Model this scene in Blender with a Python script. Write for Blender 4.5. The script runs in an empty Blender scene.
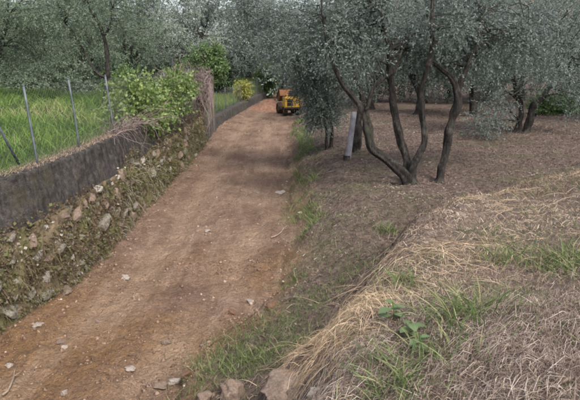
import bpy, bmesh, math, random
import numpy as np
from mathutils import Vector, Matrix, noise as mn

SC = bpy.context.scene
COL = SC.collection
R = math.radians
rng = np.random.default_rng(7)
random.seed(7)

# ------------------------------------------------------------------ camera
EYE = np.array([0.0, 0.0, 2.8])
FPX, CU, CV = 560.0, 290.0, 200.0          # focal length and centre in photo pixels (580 x 400)
PITCH = math.atan(140 / 560)
cam_d = bpy.data.cameras.new('camera')
cam_d.sensor_width = 36.0
cam_d.lens = 36.0 * FPX / 580.0
cam_d.clip_start = 0.05
cam_d.clip_end = 800
cam = bpy.data.objects.new('camera', cam_d)
cam.location = EYE
cam.rotation_euler = (math.pi / 2 - PITCH, 0, 0)
COL.objects.link(cam)
SC.camera = cam

# ------------------------------------------------------------------ sky, sun, exposure
SUN_EL, SUN_AZ = R(50), R(150)             # azimuth from +Y clockwise: behind the camera, to its right
w = bpy.data.worlds.new('World'); SC.world = w; w.use_nodes = True
nt = w.node_tree; nt.nodes.clear()
sky = nt.nodes.new('ShaderNodeTexSky'); sky.sky_type = 'NISHITA'; sky.sun_disc = False
sky.sun_elevation = SUN_EL; sky.sun_rotation = SUN_AZ
sky.air_density = 1.0; sky.dust_density = 4.0; sky.ozone_density = 1.0
hs = nt.nodes.new('ShaderNodeHueSaturation'); hs.inputs['Saturation'].default_value = 0.55
bg = nt.nodes.new('ShaderNodeBackground'); bg.inputs['Strength'].default_value = 0.15
wo = nt.nodes.new('ShaderNodeOutputWorld')
nt.links.new(sky.outputs[0], hs.inputs['Color']); nt.links.new(hs.outputs[0], bg.inputs['Color'])
nt.links.new(bg.outputs[0], wo.inputs['Surface'])
sl = bpy.data.lights.new('sun', 'SUN'); sl.energy = 1.5; sl.angle = R(14); sl.color = (1.0, 0.95, 0.88)
so = bpy.data.objects.new('sun', sl); COL.objects.link(so)
sd = Vector((math.sin(SUN_AZ) * math.cos(SUN_EL), math.cos(SUN_AZ) * math.cos(SUN_EL), math.sin(SUN_EL)))
so.rotation_euler = sd.to_track_quat('Z', 'Y').to_euler(); so.location = (0, 0, 30)
SC.view_settings.view_transform = 'Standard'
SC.view_settings.look = 'None'
SC.view_settings.exposure = 1.0
SC.view_settings.gamma = 1.0
SC.view_settings.use_curve_mapping = False
SC.cycles.use_denoising = True
SC.cycles.max_bounces = 6
SC.cycles.diffuse_bounces = 3
SC.cycles.transmission_bounces = 4
SC.cycles.transparent_max_bounces = 8
SC.cycles.filter_width = 2.0

# ------------------------------------------------------------------ helpers
def ray(u, v):
    dx, dy = u - CU, CV - v
    d = np.array([dx, FPX * math.cos(PITCH) + dy * math.sin(PITCH), -FPX * math.sin(PITCH) + dy * math.cos(PITCH)])
    return d / np.linalg.norm(d)
def at_z(u, v, z):
    d = ray(u, v); return EYE + d * ((z - EYE[2]) / d[2])
def at_y(u, v, y):
    d = ray(u, v); return EYE + d * (y / d[1])

def _hash(ix, iy, s):
    n = (ix.astype(np.int64) * 374761393 + iy.astype(np.int64) * 668265263 + s * 974711) & 0xffffffff
    n = ((n ^ (n >> 13)) * 1274126177) & 0xffffffff
    n = n ^ (n >> 16)
    return (n & 0xffff) / 65535.0
def vnoise(x, y, s=0):
    x = np.asarray(x, float); y = np.asarray(y, float)
    ix, iy = np.floor(x), np.floor(y); fx, fy = x - ix, y - iy
    fx = fx * fx * (3 - 2 * fx); fy = fy * fy * (3 - 2 * fy)
    a, b = _hash(ix, iy, s), _hash(ix + 1, iy, s)
    c, d = _hash(ix, iy + 1, s), _hash(ix + 1, iy + 1, s)
    return (a * (1 - fx) + b * fx) * (1 - fy) + (c * (1 - fx) + d * fx) * fy
def fbm(x, y, s=0, o=3):
    t = 0; a = 0.5; f = 1.0
    for k in range(o):
        t = t + a * (vnoise(x * f, y * f, s + k * 17) * 2 - 1); a *= 0.5; f *= 2.03
    return t
def ss(a, b, x):
    t = np.clip((x - a) / (b - a), 0, 1); return t * t * (3 - 2 * t)

# --- plan of the place (metres; z = 0 is the dug track)
WALL = np.array([at_z(u, v, 0.0)[:2] for u, v in [(0, 330), (60, 296), (100, 259), (150, 205), (200, 151), (218, 128), (240, 113.5), (258, 103)]])
WALL = np.vstack([[WALL[0, 0] - .35, 1.0], WALL, [WALL[-1, 0] + .8, 46.0], [2.5, 70.0]])
EDGE = np.array([at_z(u, v, 0.0)[:2] for u, v in [(186, 398), (212, 352), (256, 318), (282, 290), (294, 250), (297, 215), (293, 180), (288, 150), (289, 130), (300, 118), (310, 109)]])
EDGE = np.vstack([[EDGE[0, 0] - .5, 1.0], EDGE, [EDGE[-1, 0] + 1.0, 46.0], [6.5, 70.0]])
BROW = np.array([(-.45, .8), (.34, 3.3), (.80, 4.4), (1.12, 5.2), (1.52, 6.3), (2.2, 7.3), (3.6, 8.4), (5.6, 9.6), (9, 11.5), (14, 13)])
PILLAR_Y = 19.2
def wall_x(y): return np.interp(y, WALL[:, 1], WALL[:, 0])
def edge_x(y): return np.interp(y, EDGE[:, 1], EDGE[:, 0]) + .16 * fbm(np.asarray(y) * .9, np.zeros_like(np.asarray(y, float)), 41, 3)
def brow_d(x, y):
    best = np.full(np.shape(x), 1e9); sgn = np.ones(np.shape(x))
    for (x0, y0), (x1, y1) in zip(BROW[:-1], BROW[1:]):
        ex, ey = x1 - x0, y1 - y0; l2 = ex * ex + ey * ey
        t = np.clip(((x - x0) * ex + (y - y0) * ey) / l2, 0, 1)
        d = np.hypot(x - x0 - t * ex, y - y0 - t * ey)
        c = (x - x0) * ey - (y - y0) * ex        # > 0 on the right side
        m = d < best
        best = np.where(m, d, best); sgn = np.where(m, np.sign(c), sgn)
    return best * sgn
def wall_top(y):
    y = np.asarray(y, float)
    return np.where(y < PILLAR_Y, 1.5, .62)
def H(x, y, fine=True):
    x = np.asarray(x, float); y = np.asarray(y, float)
    wx, ex = wall_x(y), edge_x(y)
    # track
    tr = .05 * fbm(x * .5, y * .35, 3, 2) + .05 * ss(wx + .7, wx, x)
    c = (wx + ex) / 2
    for off in (-.62, .62):
        tr = tr - .035 * np.exp(-((x - c - off) / .2) ** 2)
    # terrace on the right
    s = x - ex
    bank = .24 + .36 * ss(6.2, 9.0, y)
    ter = bank * (.62 * ss(-.04, .34, s + .12 * fbm(x * 2.5, y * 2.5, 13, 2)) + .38 * ss(.2, 1.1, s)) + np.clip(s - .6, 0, 12) * .035 + .06 * fbm(x * .6, y * .6, 9, 3)
    d = brow_d(x, y) + .34 * fbm(x * 1.3, y * 1.3, 23, 3)
    mound = 1.02 * ss(-1.0, .25, d) + .58 * ss(.0, 1.8, d) * ss(1.6, 5.5, x)
    heap = .27 * np.exp(-(((x - 1.75) / 1.15) ** 2 + ((y - 2.75) / 1.0) ** 2) ** 1.5)
    right = np.maximum(ter, mound) + .06 * np.exp(-((ter - mound) / .15) ** 2) + heap
    right = right + ss(28, 75, y) * 6.0 * ss(4, 14, s + (y - 23) * .25)
    z = np.where(s > -.05, np.maximum(right, tr), tr)
    z = z * 1.0
    # field on the left, behind the wall
    back = wx - .28 - x
    f_near = 1.49 + .018 * np.clip(back, 0, 30) + .012 * np.clip(y - 8, 0, 20)
    f_far = .47 + .05 * np.clip(back, 0, 25)
    k = ss(PILLAR_Y - 1.5 , PILLAR_Y + 4.0 + back * .6, y)
    field = f_near * (1 - k) + f_far * k + .05 * fbm(x * .5, y * .5, 31, 3)
    field = field + ss(32, 80, y) * 5.0
    z = np.where(back > -.02, field, z)
    z = z + np.where(back > -.02, 0, ss(48, 80, y) * 5.0)
    if fine:
        trk = ((s < 0.1) & (back < 0)).astype(float)
        rough = np.where(back > -.02, .5, np.where(s < .1, 1.0, .8))
        cl = fbm(x * 4.2, y * 3.0, 51, 3)
        ridges = np.abs(fbm(x * 3.0 + y * .4, y * 6.0, 57, 2))
        near = ss(14, 7, y)
        cle = np.abs(np.sin((y + .15 * fbm(x * 1.2, y * 1.2, 59, 2)) * 26)) * ss(.05, .3, fbm(x * .8, y * .45, 61, 2))
        z = z + rough * (.050 * cl + .042 * fbm(x * 8, y * 7, 53, 3)) - trk * (.03 * ridges + .02 * cle * near)
    return z
def Hs(x, y): return float(H(np.array([x]), np.array([y]))[0])
def ground_at(u, v):
    d = ray(u, v)
    t = np.linspace(1.5, 80, 6000)
    p = EYE[None] + d[None] * t[:, None]
    h = H(p[:, 0], p[:, 1])
    i = np.argmax(p[:, 2] < h)
    return p[i]
def normal_xy(x, y, e=.12):
    gx = (H(x + e, y, False) - H(x - e, y, False)) / (2 * e)
    gy = (H(x, y + e, False) - H(x, y - e, False)) / (2 * e)
    return gx, gy

# --- mesh helpers
def tag(o, label=None, cat=None, group=None, kind=None):
    if label: o['label'] = label
    if cat: o['category'] = cat
    if group: o['group'] = group
    if kind: o['kind'] = kind
    return o
def empty(name, loc, label=None, cat=None, group=None, rz=0):
    o = bpy.data.objects.new(name, None); o.empty_display_size = .2
    o.location = loc; o.rotation_euler = (0, 0, rz); COL.objects.link(o)
    return tag(o, label, cat, group)
def mesh_np(V, F, mat, attrs=None, smooth=False, name='mesh'):
    """V (n,3); F (m,k) or list of such arrays with different k"""
    me = bpy.data.meshes.new(name)
    Fs = F if isinstance(F, list) else [F]
    Fs = [f for f in Fs if len(f)]
    V = np.ascontiguousarray(V, dtype=np.float32)
    me.vertices.add(len(V)); me.vertices.foreach_set('co', V.ravel())
    idx = np.concatenate([f.ravel() for f in Fs]).astype(np.int32)
    tot = np.concatenate([np.full(len(f), f.shape[1], np.int32) for f in Fs])
    st = np.concatenate([[0], np.cumsum(tot)[:-1]]).astype(np.int32)
    me.loops.add(len(idx)); me.loops.foreach_set('vertex_index', idx)
    me.polygons.add(len(tot)); me.polygons.foreach_set('loop_start', st)
    try: me.polygons.foreach_set('loop_total', tot)
    except Exception: pass
    if smooth: me.polygons.foreach_set('use_smooth', np.ones(len(tot), bool))
    for k, a in (attrs or {}).items():
        at = me.attributes.new(k, 'FLOAT', 'POINT'); at.data.foreach_set('value', np.ascontiguousarray(a, dtype=np.float32))
    me.update(calc_edges=True)
    if mat: me.materials.append(mat)
    return me
def add(name, me, parent=None, loc=(0, 0, 0)):
    o = bpy.data.objects.new(name, me); COL.objects.link(o)
    o.location = loc
    if parent: o.parent = parent
    return o
def part(name, V, F, mat, parent, attrs=None, smooth=False):
    V = np.asarray(V, float) - np.array(parent.location)[None]
    return add(name, mesh_np(V, F, mat, attrs, smooth, name), parent)
def nrm(a): return a / np.maximum(np.linalg.norm(a, axis=-1, keepdims=True), 1e-9)

class Acc:
    """collects vertex/face arrays into one mesh"""
    def __init__(s): s.V = []; s.F = {}; s.A = []; s.n = 0
    def add(s, V, F, var=0.0):
        V = np.asarray(V, float)
        for f in (F if isinstance(F, list) else [F]):
            f = np.asarray(f); s.F.setdefault(f.shape[1], []).append(f + s.n)
        s.V.append(V); s.A.append(np.broadcast_to(np.asarray(var, float), (len(V),))); s.n += len(V)
    def get(s): return np.vstack(s.V), [np.vstack(x) for x in s.F.values()], np.concatenate(s.A)

def tube(pts, rad, sides=8, gnarl=0.0, seed=0, cap=True):
    P = np.asarray(pts, float); n = len(P)
    rad = np.broadcast_to(np.asarray(rad, float), (n,))
    T = nrm(np.gradient(P, axis=0))
    up = np.array([0.31, .9, .2]); up = up / np.linalg.norm(up)
    A = nrm(np.cross(T, up)); B = np.cross(T, A)
    th = np.arange(sides) * 2 * math.pi / sides
    r = rad[:, None] * np.ones((1, sides))
    if gnarl:
        g = np.array([[mn.noise(Vector((math.cos(t) * 1.3 + seed, math.sin(t) * 1.3, p[2] * 3.5 + p[0] * 2))) for t in th] for p in P])
        r = r * (1 + gnarl * g)
    V = P[:, None] + r[..., None] * (A[:, None] * np.cos(th)[None, :, None] + B[:, None] * np.sin(th)[None, :, None])
    V = V.reshape(-1, 3)
    i = np.arange(n - 1)[:, None] * sides; j = np.arange(sides)[None]; j2 = (j + 1) % sides
    F = np.stack([i + j, i + j2, i + sides + j2, i + sides + j], -1).reshape(-1, 4)
    Fs = [F]
    if cap:
        Fs.append(np.array([[(n - 1) * sides + k for k in range(sides)]]))
        Fs.append(np.array([[sides - 1 - k for k in range(sides)]]))
    return V, Fs
def smooth_path(P, n):
    P = np.asarray(P, float)
    P = np.vstack([2 * P[0] - P[1], P, 2 * P[-1] - P[-2]])
    out = []
    m = len(P) - 3
    for q in np.linspace(0, m - 1e-6, n):
        k = int(q); t = q - k
        a, b, c, d = P[k:k + 4]
        out.append(.5 * (2 * b + (c - a) * t + (2 * a - 5 * b + 4 * c - d) * t * t + (3 * b - a - 3 * c + d) * t ** 3))
    return np.array(out)

def sprigs(g, C, Rr, n, slen=.3, m=14, ll=.055, lw=.013, droop=.5, out=.6):
    """leafy sprigs round the clump centres C (k,3), radii Rr (k,3), n per clump -> V, F, var"""
    k = len(C)
    ci = np.repeat(np.arange(k), n); N = len(ci)
    q = nrm(g.normal(size=(N, 3))); rr = g.random(N)[:, None] ** .5
    P = C[ci] + q * rr * Rr[ci]
    D = nrm(q * out + g.normal(size=(N, 3)) * .55 + np.array([0, 0, -droop]))
    L = slen * (.6 + .8 * g.random(N))
    cv = g.random(k)[ci]
    t = (np.arange(m) + .4)[None] / m
    base = P[:, None] + D[:, None] * (L[:, None] * t)[..., None]
    base[..., 2] -= (L[:, None] * t * t) * .35 * droop
    pr = nrm(np.cross(np.repeat(D[:, None], m, 1), g.normal(size=(N, m, 3))))
    ld = nrm(D[:, None] * .75 + pr * .75)
    wd = nrm(np.cross(ld, g.normal(size=(N, m, 3))))
    le = ll * (.65 + .7 * g.random((N, m)))[..., None]; wi = lw * (.7 + .6 * g.random((N, m)))[..., None]
    mid = base + ld * le * .48
    V = np.stack([base, mid + wd * wi, base + ld * le, mid - wd * wi], 2).reshape(-1, 3)
    F = np.arange(len(V)).reshape(-1, 4)
    var = np.clip(.5 * cv[:, None] + .5 * g.random((N, m)), 0, 1)
    return V, F, np.repeat(var.ravel(), 4)

def ribbons(P, width, var):
    """P (N,k,3) centre lines -> tapering ribbons"""
    N, k, _ = P.shape
    T = np.gradient(P, axis=1)
    W = nrm(np.cross(T, rng.normal(size=(N, 1, 3)) + np.array([0, 0, .6])))
    taper = np.linspace(1, .12, k)[None, :, None]
    W = W * (np.asarray(width).reshape(-1, 1, 1) * .5) * taper
    V = np.stack([P - W, P + W], 2).reshape(-1, 3)
    b = (np.arange(N) * 2 * k)[:, None] + (np.arange(k - 1) * 2)[None]
    F = np.stack([b, b + 1, b + 3, b + 2], -1).reshape(-1, 4)
    return V, F, np.repeat(np.asarray(var), 2 * k)
def upright(x, y, length, width, lean=.35, k=4, bend=.5, off=0.0, var=None, sink=.01):
    N = len(x); z = H(x, y) + off - sink
    a = rng.random(N) * 6.283
    D = np.stack([np.cos(a), np.sin(a)], -1)
    t = np.linspace(0, 1, k)[None]
    l = np.asarray(length)[:, None]
    hz = l * (lean * rng.random(N)[:, None] * t + bend * rng.random(N)[:, None] * t * t)
    vz = l * (t - .35 * bend * t * t)
    P = np.stack([x[:, None] + D[:, :1] * hz, y[:, None] + D[:, 1:] * hz, z[:, None] + vz], -1)
    return ribbons(P, width, rng.random(N) if var is None else var)
def draped(x, y, ang, length, width, k=5, arch=.03, curl=.5, off=.012, var=None):
    N = len(x); t = np.linspace(0, 1, k)[None]
    l = np.asarray(length)[:, None]
    a = np.asarray(ang)[:, None] + curl * rng.normal(size=(N, 1)) * t
    dl = l / (k - 1)
    px = x[:, None] + np.cumsum(np.cos(a) * dl, 1) - np.cos(a[:, :1]) * dl
    py = y[:, None] + np.cumsum(np.sin(a) * dl, 1) - np.sin(a[:, :1]) * dl
    h0 = H(px, py); hl = h0[:, :1] * (1 - t) + h0[:, -1:] * t; h = hl + .4 * (h0 - hl)
    ar = (np.abs(rng.normal(size=(N, 1))) * arch + off) * (.5 + np.sin(t * math.pi)) + rng.random((N, 1)) * .02
    return ribbons(np.stack([px, py, h + ar], -1), width, rng.random(N) if var is None else var)
def stuff(name, parts, mat, label, cat):
    acc = Acc()
    for V, F, a in parts: acc.add(V, F, a)
    V, F, A = acc.get()
    return tag(add(name, mesh_np(V, F, mat, {'var': A}, name=name)), label, cat, kind='stuff')

# ------------------------------------------------------------------ materials
def mat(name, rough=.9):
    m = bpy.data.materials.new(name); m.use_nodes = True
    b = m.node_tree.nodes['Principled BSDF']; b.inputs['Roughness'].default_value = rough
    b.inputs['Specular IOR Level'].default_value = .2
    return m, m.node_tree, b
def nd(t, typ, **kw):
    n = t.nodes.new(typ)
    for k, v in kw.items():
        if k in n.inputs: n.inputs[k].default_value = v
        else: setattr(n, k, v)
    return n
def coords(t): return nd(t, 'ShaderNodeTexCoord').outputs['Object']
def noise(t, scale, detail=5, rough=.6, vec=None, dist=0.0):
    n = nd(t, 'ShaderNodeTexNoise', Scale=scale, Detail=detail, Roughness=rough, Distortion=dist)
    if vec is not None: t.links.new(vec, n.inputs['Vector'])
    return n.outputs['Fac']
def ramp(t, fac, stops):
    n = nd(t, 'ShaderNodeValToRGB'); e = n.color_ramp.elements
    while len(e) < len(stops): e.new(.5)
    for el, (p, c) in zip(e, stops): el.position = p; el.color = (*c, 1) if len(c) == 3 else c
    t.links.new(fac, n.inputs[0]); return n.outputs['Color']
def mix(t, fac, a, b, mode='MIX'):
    n = nd(t, 'ShaderNodeMix', data_type='RGBA', blend_type=mode)
    for i, v in ((0, fac), (6, a), (7, b)):
        if isinstance(v, (int, float)): n.inputs[i].default_value = v
        elif isinstance(v, tuple): n.inputs[i].default_value = (*v, 1)
        else: t.links.new(v, n.inputs[i])
    return n.outputs[2]
def attr(t, name): return nd(t, 'ShaderNodeAttribute', attribute_name=name).outputs['Fac']
def bump(t, b, h, strength=.5, dist=.02):
    n = nd(t, 'ShaderNodeBump', Strength=strength, Distance=dist)
    t.links.new(h, n.inputs['Height']); t.links.new(n.outputs[0], b.inputs['Normal'])
def mathn(t, op, a, b=None):
    n = nd(t, 'ShaderNodeMath', operation=op)
    for i, v in ((0, a), (1, b)):
        if v is None: continue
        if isinstance(v, (int, float)): n.inputs[i].default_value = v
        else: t.links.new(v, n.inputs[i])
    return n.outputs[0]

def ground_material():
    m, t, b = mat('ground_soil', .95)
    o = coords(t)
    n1 = noise(t, 1.1, 6, .65, o); n2 = noise(t, 9, 5, .7, o); n3 = noise(t, 55, 3, .6, o); n4 = noise(t, .5, 3, .5, o)
    soil = ramp(t, n1, [(.28, (.150, .094, .065)), (.45, (.242, .158, .112)), (.60, (.315, .215, .155)), (.75, (.40, .29, .218))])
    ochre = ramp(t, n4, [(.38, (0, 0, 0)), (.58, (1, 1, 1))])
    soil = mix(t, mathn(t, 'MULTIPLY', mathn(t, 'MULTIPLY', ochre, attr(t, 'm_near')), .8), soil, (.25, .142, .060))
    soil = mix(t, mathn(t, 'MULTIPLY', ramp(t, n2, [(.35, (1, 1, 1)), (.55, (0, 0, 0))]), .45), soil, (.15, .092, .068))
    mp = nd(t, 'ShaderNodeMapping'); mp.inputs['Scale'].default_value = (5.5, .55, 1); t.links.new(o, mp.inputs['Vector'])
    st = noise(t, 1.0, 5, .7, mp.outputs[0], .6)
    soil = mix(t, mathn(t, 'MULTIPLY', ramp(t, st, [(.52, (0, 0, 0)), (.68, (1, 1, 1))]), .55), soil, (.38, .275, .205))
    soil = mix(t, mathn(t, 'MULTIPLY', ramp(t, st, [(.34, (1, 1, 1)), (.48, (0, 0, 0))]), .5), soil, (.14, .088, .062))
    soil = mix(t, mathn(t, 'MULTIPLY', attr(t, 'm_rut'), .6), soil, (.42, .30, .208))
    n5 = noise(t, 24, 5, .75, o, .8)
    soil = mix(t, .75, soil, mix(t, 1.0, soil, ramp(t, n5, [(.28, (.30, .28, .27)), (.45, (.85, .85, .85)), (.58, (1.08, 1.07, 1.06)), (.72, (1.5, 1.48, 1.46))]), 'MULTIPLY'))
    litter = ramp(t, n2, [(.3, (.062, .043, .038)), (.5, (.155, .112, .092)), (.7, (.27, .205, .168))])
    lgreen = mix(t, mathn(t, 'MULTIPLY', ramp(t, n1, [(.5, (0, 0, 0)), (.68, (1, 1, 1))]), .6), litter, (.10, .11, .05))
    straw = ramp(t, n2, [(.3, (.11, .080, .066)), (.5, (.20, .152, .125)), (.72, (.31, .245, .205))])
    grass = ramp(t, n2, [(.3, (.03, .05, .018)), (.6, (.07, .105, .03)), (.8, (.15, .14, .06))])
    c = mix(t, attr(t, 'm_track'), lgreen, soil)
    c = mix(t, attr(t, 'm_straw'), c, straw)
    c = mix(t, attr(t, 'm_grass'), c, grass)
    c = mix(t, .35, c, mix(t, 1.0, c, ramp(t, n3, [(.25, (.3, .3, .3)), (.7, (1.35, 1.35, 1.35))]), 'MULTIPLY'))
    t.links.new(c, b.inputs['Base Color'])
    h = mathn(t, 'ADD', mathn(t, 'MULTIPLY', n2, 1.6), mathn(t, 'MULTIPLY', n3, .35))
    bump(t, b, mathn(t, 'ADD', h, mathn(t, 'MULTIPLY', n5, .5)), 1.0, .07)
    return m
def leaf_material(name, top, under, bright, transl=.18, rough=.5, spec=.3):
    m, t, b = mat(name, rough)
    b.inputs['Specular IOR Level'].default_value = spec
    v = attr(t, 'var')
    ctop = ramp(t, v, [(0.05, tuple(x * .55 for x in top)), (.5, top), (.95, bright)])
    geo = nd(t, 'ShaderNodeNewGeometry')
    c = mix(t, geo.outputs['Backfacing'], ctop, mix(t, v, tuple(x * .75 for x in under), under))
    t.links.new(c, b.inputs['Base Color'])
    tr = nd(t, 'ShaderNodeBsdfTranslucent'); t.links.new(c, tr.inputs['Color'])
    mx = nd(t, 'ShaderNodeMixShader'); mx.inputs[0].default_value = transl
    t.links.new(b.outputs[0], mx.inputs[1]); t.links.new(tr.outputs[0], mx.inputs[2])
    t.links.new(mx.outputs[0], t.nodes['Material Output'].inputs['Surface'])
    return m
def ramp_material(name, stops, rough=.85, transl=0.0):
    m, t, b = mat(name, rough)
    c = ramp(t, attr(t, 'var'), stops); t.links.new(c, b.inputs['Base Color'])
    if transl:
        tr = nd(t, 'ShaderNodeBsdfTranslucent'); t.links.new(c, tr.inputs['Color'])
        mx = nd(t, 'ShaderNodeMixShader'); mx.inputs[0].default_value = transl
        t.links.new(b.outputs[0], mx.inputs[1]); t.links.new(tr.outputs[0], mx.inputs[2])
        t.links.new(mx.outputs[0], t.nodes['Material Output'].inputs['Surface'])
    return m
def rough_material(name, stops, scale=6, detail=6, bmp=.6, dist=.02, rough=.92, spots=None, scale2=40):
    m, t, b = mat(name, rough)
    o = coords(t); n1 = noise(t, scale, detail, .65, o); n2 = noise(t, scale2, 4, .6, o)
    c = ramp(t, n1, stops)
    c = mix(t, .4, c, mix(t, 1.0, c, ramp(t, n2, [(.3, (.35, .35, .35)), (.7, (1.4, 1.4, 1.4))]), 'MULTIPLY'))
    if spots:
        col, sc, lo, hi, am = spots
        n3 = noise(t, sc, 5, .7, o, .4)
        c = mix(t, mathn(t, 'MULTIPLY', ramp(t, n3, [(lo, (0, 0, 0)), (hi, (1, 1, 1))]), am), c, col)
    t.links.new(c, b.inputs['Base Color'])
    bump(t, b, mathn(t, 'ADD', n1, mathn(t, 'MULTIPLY', n2, .4)), bmp, dist)
    return m

M = {}
M['ground'] = ground_material()
M['olive'] = leaf_material('olive_leaf', (.108, .140, .112), (.22, .255, .24), (.205, .245, .205), .34, .6, .15)
M['olive_green'] = leaf_material('olive_leaf_green', (.11, .158, .092), (.22, .27, .205), (.21, .27, .165), .36, .6, .15)
M['olive_pale'] = leaf_material('olive_leaf_pale', (.13, .17, .115), (.33, .37, .33), (.30, .36, .27), .25, .55, .2)
M['broad'] = leaf_material('broad_leaf', (.085, .155, .045), (.15, .21, .10), (.18, .29, .085), .3)
M['dark_leaf'] = leaf_material('dark_evergreen_leaf', (.022, .040, .022), (.06, .08, .055), (.045, .07, .04), .12)
M['vine_leaf'] = leaf_material('vine_leaf', (.125, .20, .045), (.20, .27, .11), (.33, .39, .14), .35)
M['yellow_leaf'] = leaf_material('yellow_leaf', (.36, .37, .07), (.40, .41, .14), (.52, .50, .14), .4)
def bark_material():
    m, t, b = mat('olive_bark', .95)
    o = coords(t); mp = nd(t, 'ShaderNodeMapping'); mp.inputs['Scale'].default_value = (1, 1, .28); t.links.new(o, mp.inputs['Vector'])
    f = noise(t, 38, 6, .7, mp.outputs[0], .5); n1 = noise(t, 6, 5, .65, o); n2 = noise(t, 2.6, 4, .6, o)
    c = ramp(t, n1, [(.3, (.018, .016, .015)), (.5, (.042, .037, .034)), (.72, (.095, .084, .076))])
    c = mix(t, .85, c, mix(t, 1.0, c, ramp(t, f, [(.34, (.15, .15, .15)), (.5, (.9, .9, .9)), (.68, (1.8, 1.75, 1.7))]), 'MULTIPLY'))
    c = mix(t, mathn(t, 'MULTIPLY', ramp(t, n2, [(.54, (0, 0, 0)), (.7, (1, 1, 1))]), .45), c, (.10, .11, .07))
    t.links.new(c, b.inputs['Base Color'])
    bump(t, b, mathn(t, 'ADD', f, mathn(t, 'MULTIPLY', n1, .6)), 1.0, .045)
    return m
M['bark'] = bark_material()
M['straw'] = ramp_material('dry_straw', [(0, (.08, .052, .040)), (.35, (.225, .16, .115)), (.7, (.39, .295, .215)), (1, (.60, .50, .39))], .8, .12)
M['straw_bright'] = ramp_material('pale_straw', [(0, (.24, .16, .095)), (.4, (.46, .335, .215)), (1, (.70, .555, .39))], .7, .15)
M['grass'] = ramp_material('green_grass', [(0, (.045, .090, .020)), (.45, (.105, .185, .036)), (.82, (.175, .265, .058)), (.95, (.25, .27, .10)), (1, (.36, .32, .18))], .6, .3)
M['bank_grass'] = ramp_material('bank_grass', [(0, (.06, .10, .032)), (.55, (.125, .18, .06)), (.85, (.23, .25, .115)), (1, (.36, .32, .19))], .6, .25)
M['litter'] = ramp_material('leaf_litter', [(0, (.062, .043, .036)), (.4, (.155, .112, .092)), (.75, (.25, .192, .158)), (1, (.36, .30, .255))], .8)  # brown litter, its tone lowered for the shade under the olives
M['clod'] = rough_material('earth_clod', [(.3, (.13, .07, .046)), (.55, (.225, .13, .088)), (.75, (.30, .19, .135))], 11, 5, .8, .02)
M['pale_stone'] = rough_material('pale_limestone', [(.3, (.22, .185, .16)), (.55, (.35, .31, .275)), (.75, (.50, .46, .42))], 14, 5, .6, .01,
                                 spots=((.22, .14, .095), 6, .48, .62, .7))
M['brown_stone'] = rough_material('brown_sandstone', [(.3, (.15, .112, .088)), (.55, (.27, .205, .162)), (.75, (.38, .305, .25))], 8, 7, .8, .02,
                                  spots=((.19, .11, .075), 4, .48, .66, .6))
def concrete_material():
    m, t, b = mat('weathered_concrete', .95)
    o = coords(t); mp = nd(t, 'ShaderNodeMapping'); mp.inputs['Scale'].default_value = (1, 1, .22); t.links.new(o, mp.inputs['Vector'])
    big = noise(t, 2.2, 6, .65, o); mid = noise(t, 13, 7, .75, o, .3); grit = noise(t, 70, 4, .7, o); run = noise(t, 9, 6, .7, mp.outputs[0], .4)
    c = ramp(t, mid, [(.30, (.034, .031, .031)), (.47, (.080, .073, .070)), (.60, (.135, .122, .113)), (.74, (.23, .205, .185))])
    c = mix(t, .8, c, mix(t, 1.0, c, ramp(t, run, [(.34, (.35, .34, .34)), (.5, (.95, .95, .95)), (.68, (1.35, 1.3, 1.25))]), 'MULTIPLY'))
    c = mix(t, .6, c, mix(t, 1.0, c, ramp(t, grit, [(.32, (.35, .35, .35)), (.52, (1, 1, 1)), (.7, (1.6, 1.58, 1.55))]), 'MULTIPLY'))
    c = mix(t, mathn(t, 'MULTIPLY', ramp(t, big, [(.50, (0, 0, 0)), (.64, (1, 1, 1))]), .5), c, (.105, .098, .055))
    t.links.new(c, b.inputs['Base Color'])
    bump(t, b, mathn(t, 'ADD', mid, mathn(t, 'MULTIPLY', grit, .6)), 1.0, .05)
    return m
M['concrete'] = concrete_material()
M['footing'] = rough_material('earthy_rubble', [(.3, (.075, .055, .038)), (.5, (.155, .115, .075)), (.72, (.25, .19, .13))], 5, 7, 1.0, .05,
                              spots=((.125, .130, .045), 2.4, .47, .64, .65), scale2=26)
M['wall_stone'] = rough_material('wall_stone', [(.3, (.15, .125, .10)), (.55, (.27, .24, .21)), (.75, (.40, .37, .34))], 9, 6, .7, .02,
                                 spots=((.085, .088, .035), 5, .48, .60, .85))
M['wall_stone_pale'] = rough_material('wall_stone_pale', [(.3, (.25, .22, .195)), (.6, (.42, .385, .35))], 12, 5, .5, .01,
                                      spots=((.12, .10, .06), 7, .5, .62, .7))
M['moss'] = ramp_material('wall_growth', [(0, (.065, .044, .034)), (.3, (.15, .108, .074)), (.5, (.135, .118, .056)), (.7, (.105, .12, .046)), (.88, (.20, .17, .115)), (1, (.40, .36, .31))], .8, .15)
M['dry_vine'] = ramp_material('dry_vine', [(0, (.10, .072, .066)), (.5, (.20, .150, .138)), (1, (.33, .27, .25))], .85)
M['brick_pier'] = rough_material('old_pier', [(.3, (.09, .065, .055)), (.6, (.18, .13, .11))], 5, 6, .8, .02)
m_, t_, b_ = mat('galvanised_post', .55); b_.inputs['Metallic'].default_value = .35
t_.links.new(ramp(t_, noise(t_, 14, 4, .6, coords(t_)), [(.3, (.075, .09, .10)), (.7, (.15, .17, .18))]), b_.inputs['Base Color']); M['metal'] = m_
M['wire'] = rough_material('fence_wire', [(.3, (.13, .13, .13)), (.7, (.22, .22, .22))], 9, 2, 0, .001, .6)
M['pale_wood'] = rough_material('bleached_wood', [(.3, (.16, .155, .17)), (.6, (.27, .26, .28))], 7, 5, .6, .01)
M['twig'] = rough_material('twig_bark', [(.3, (.17, .125, .09)), (.6, (.30, .235, .175))], 12, 4, .5, .01)
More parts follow.
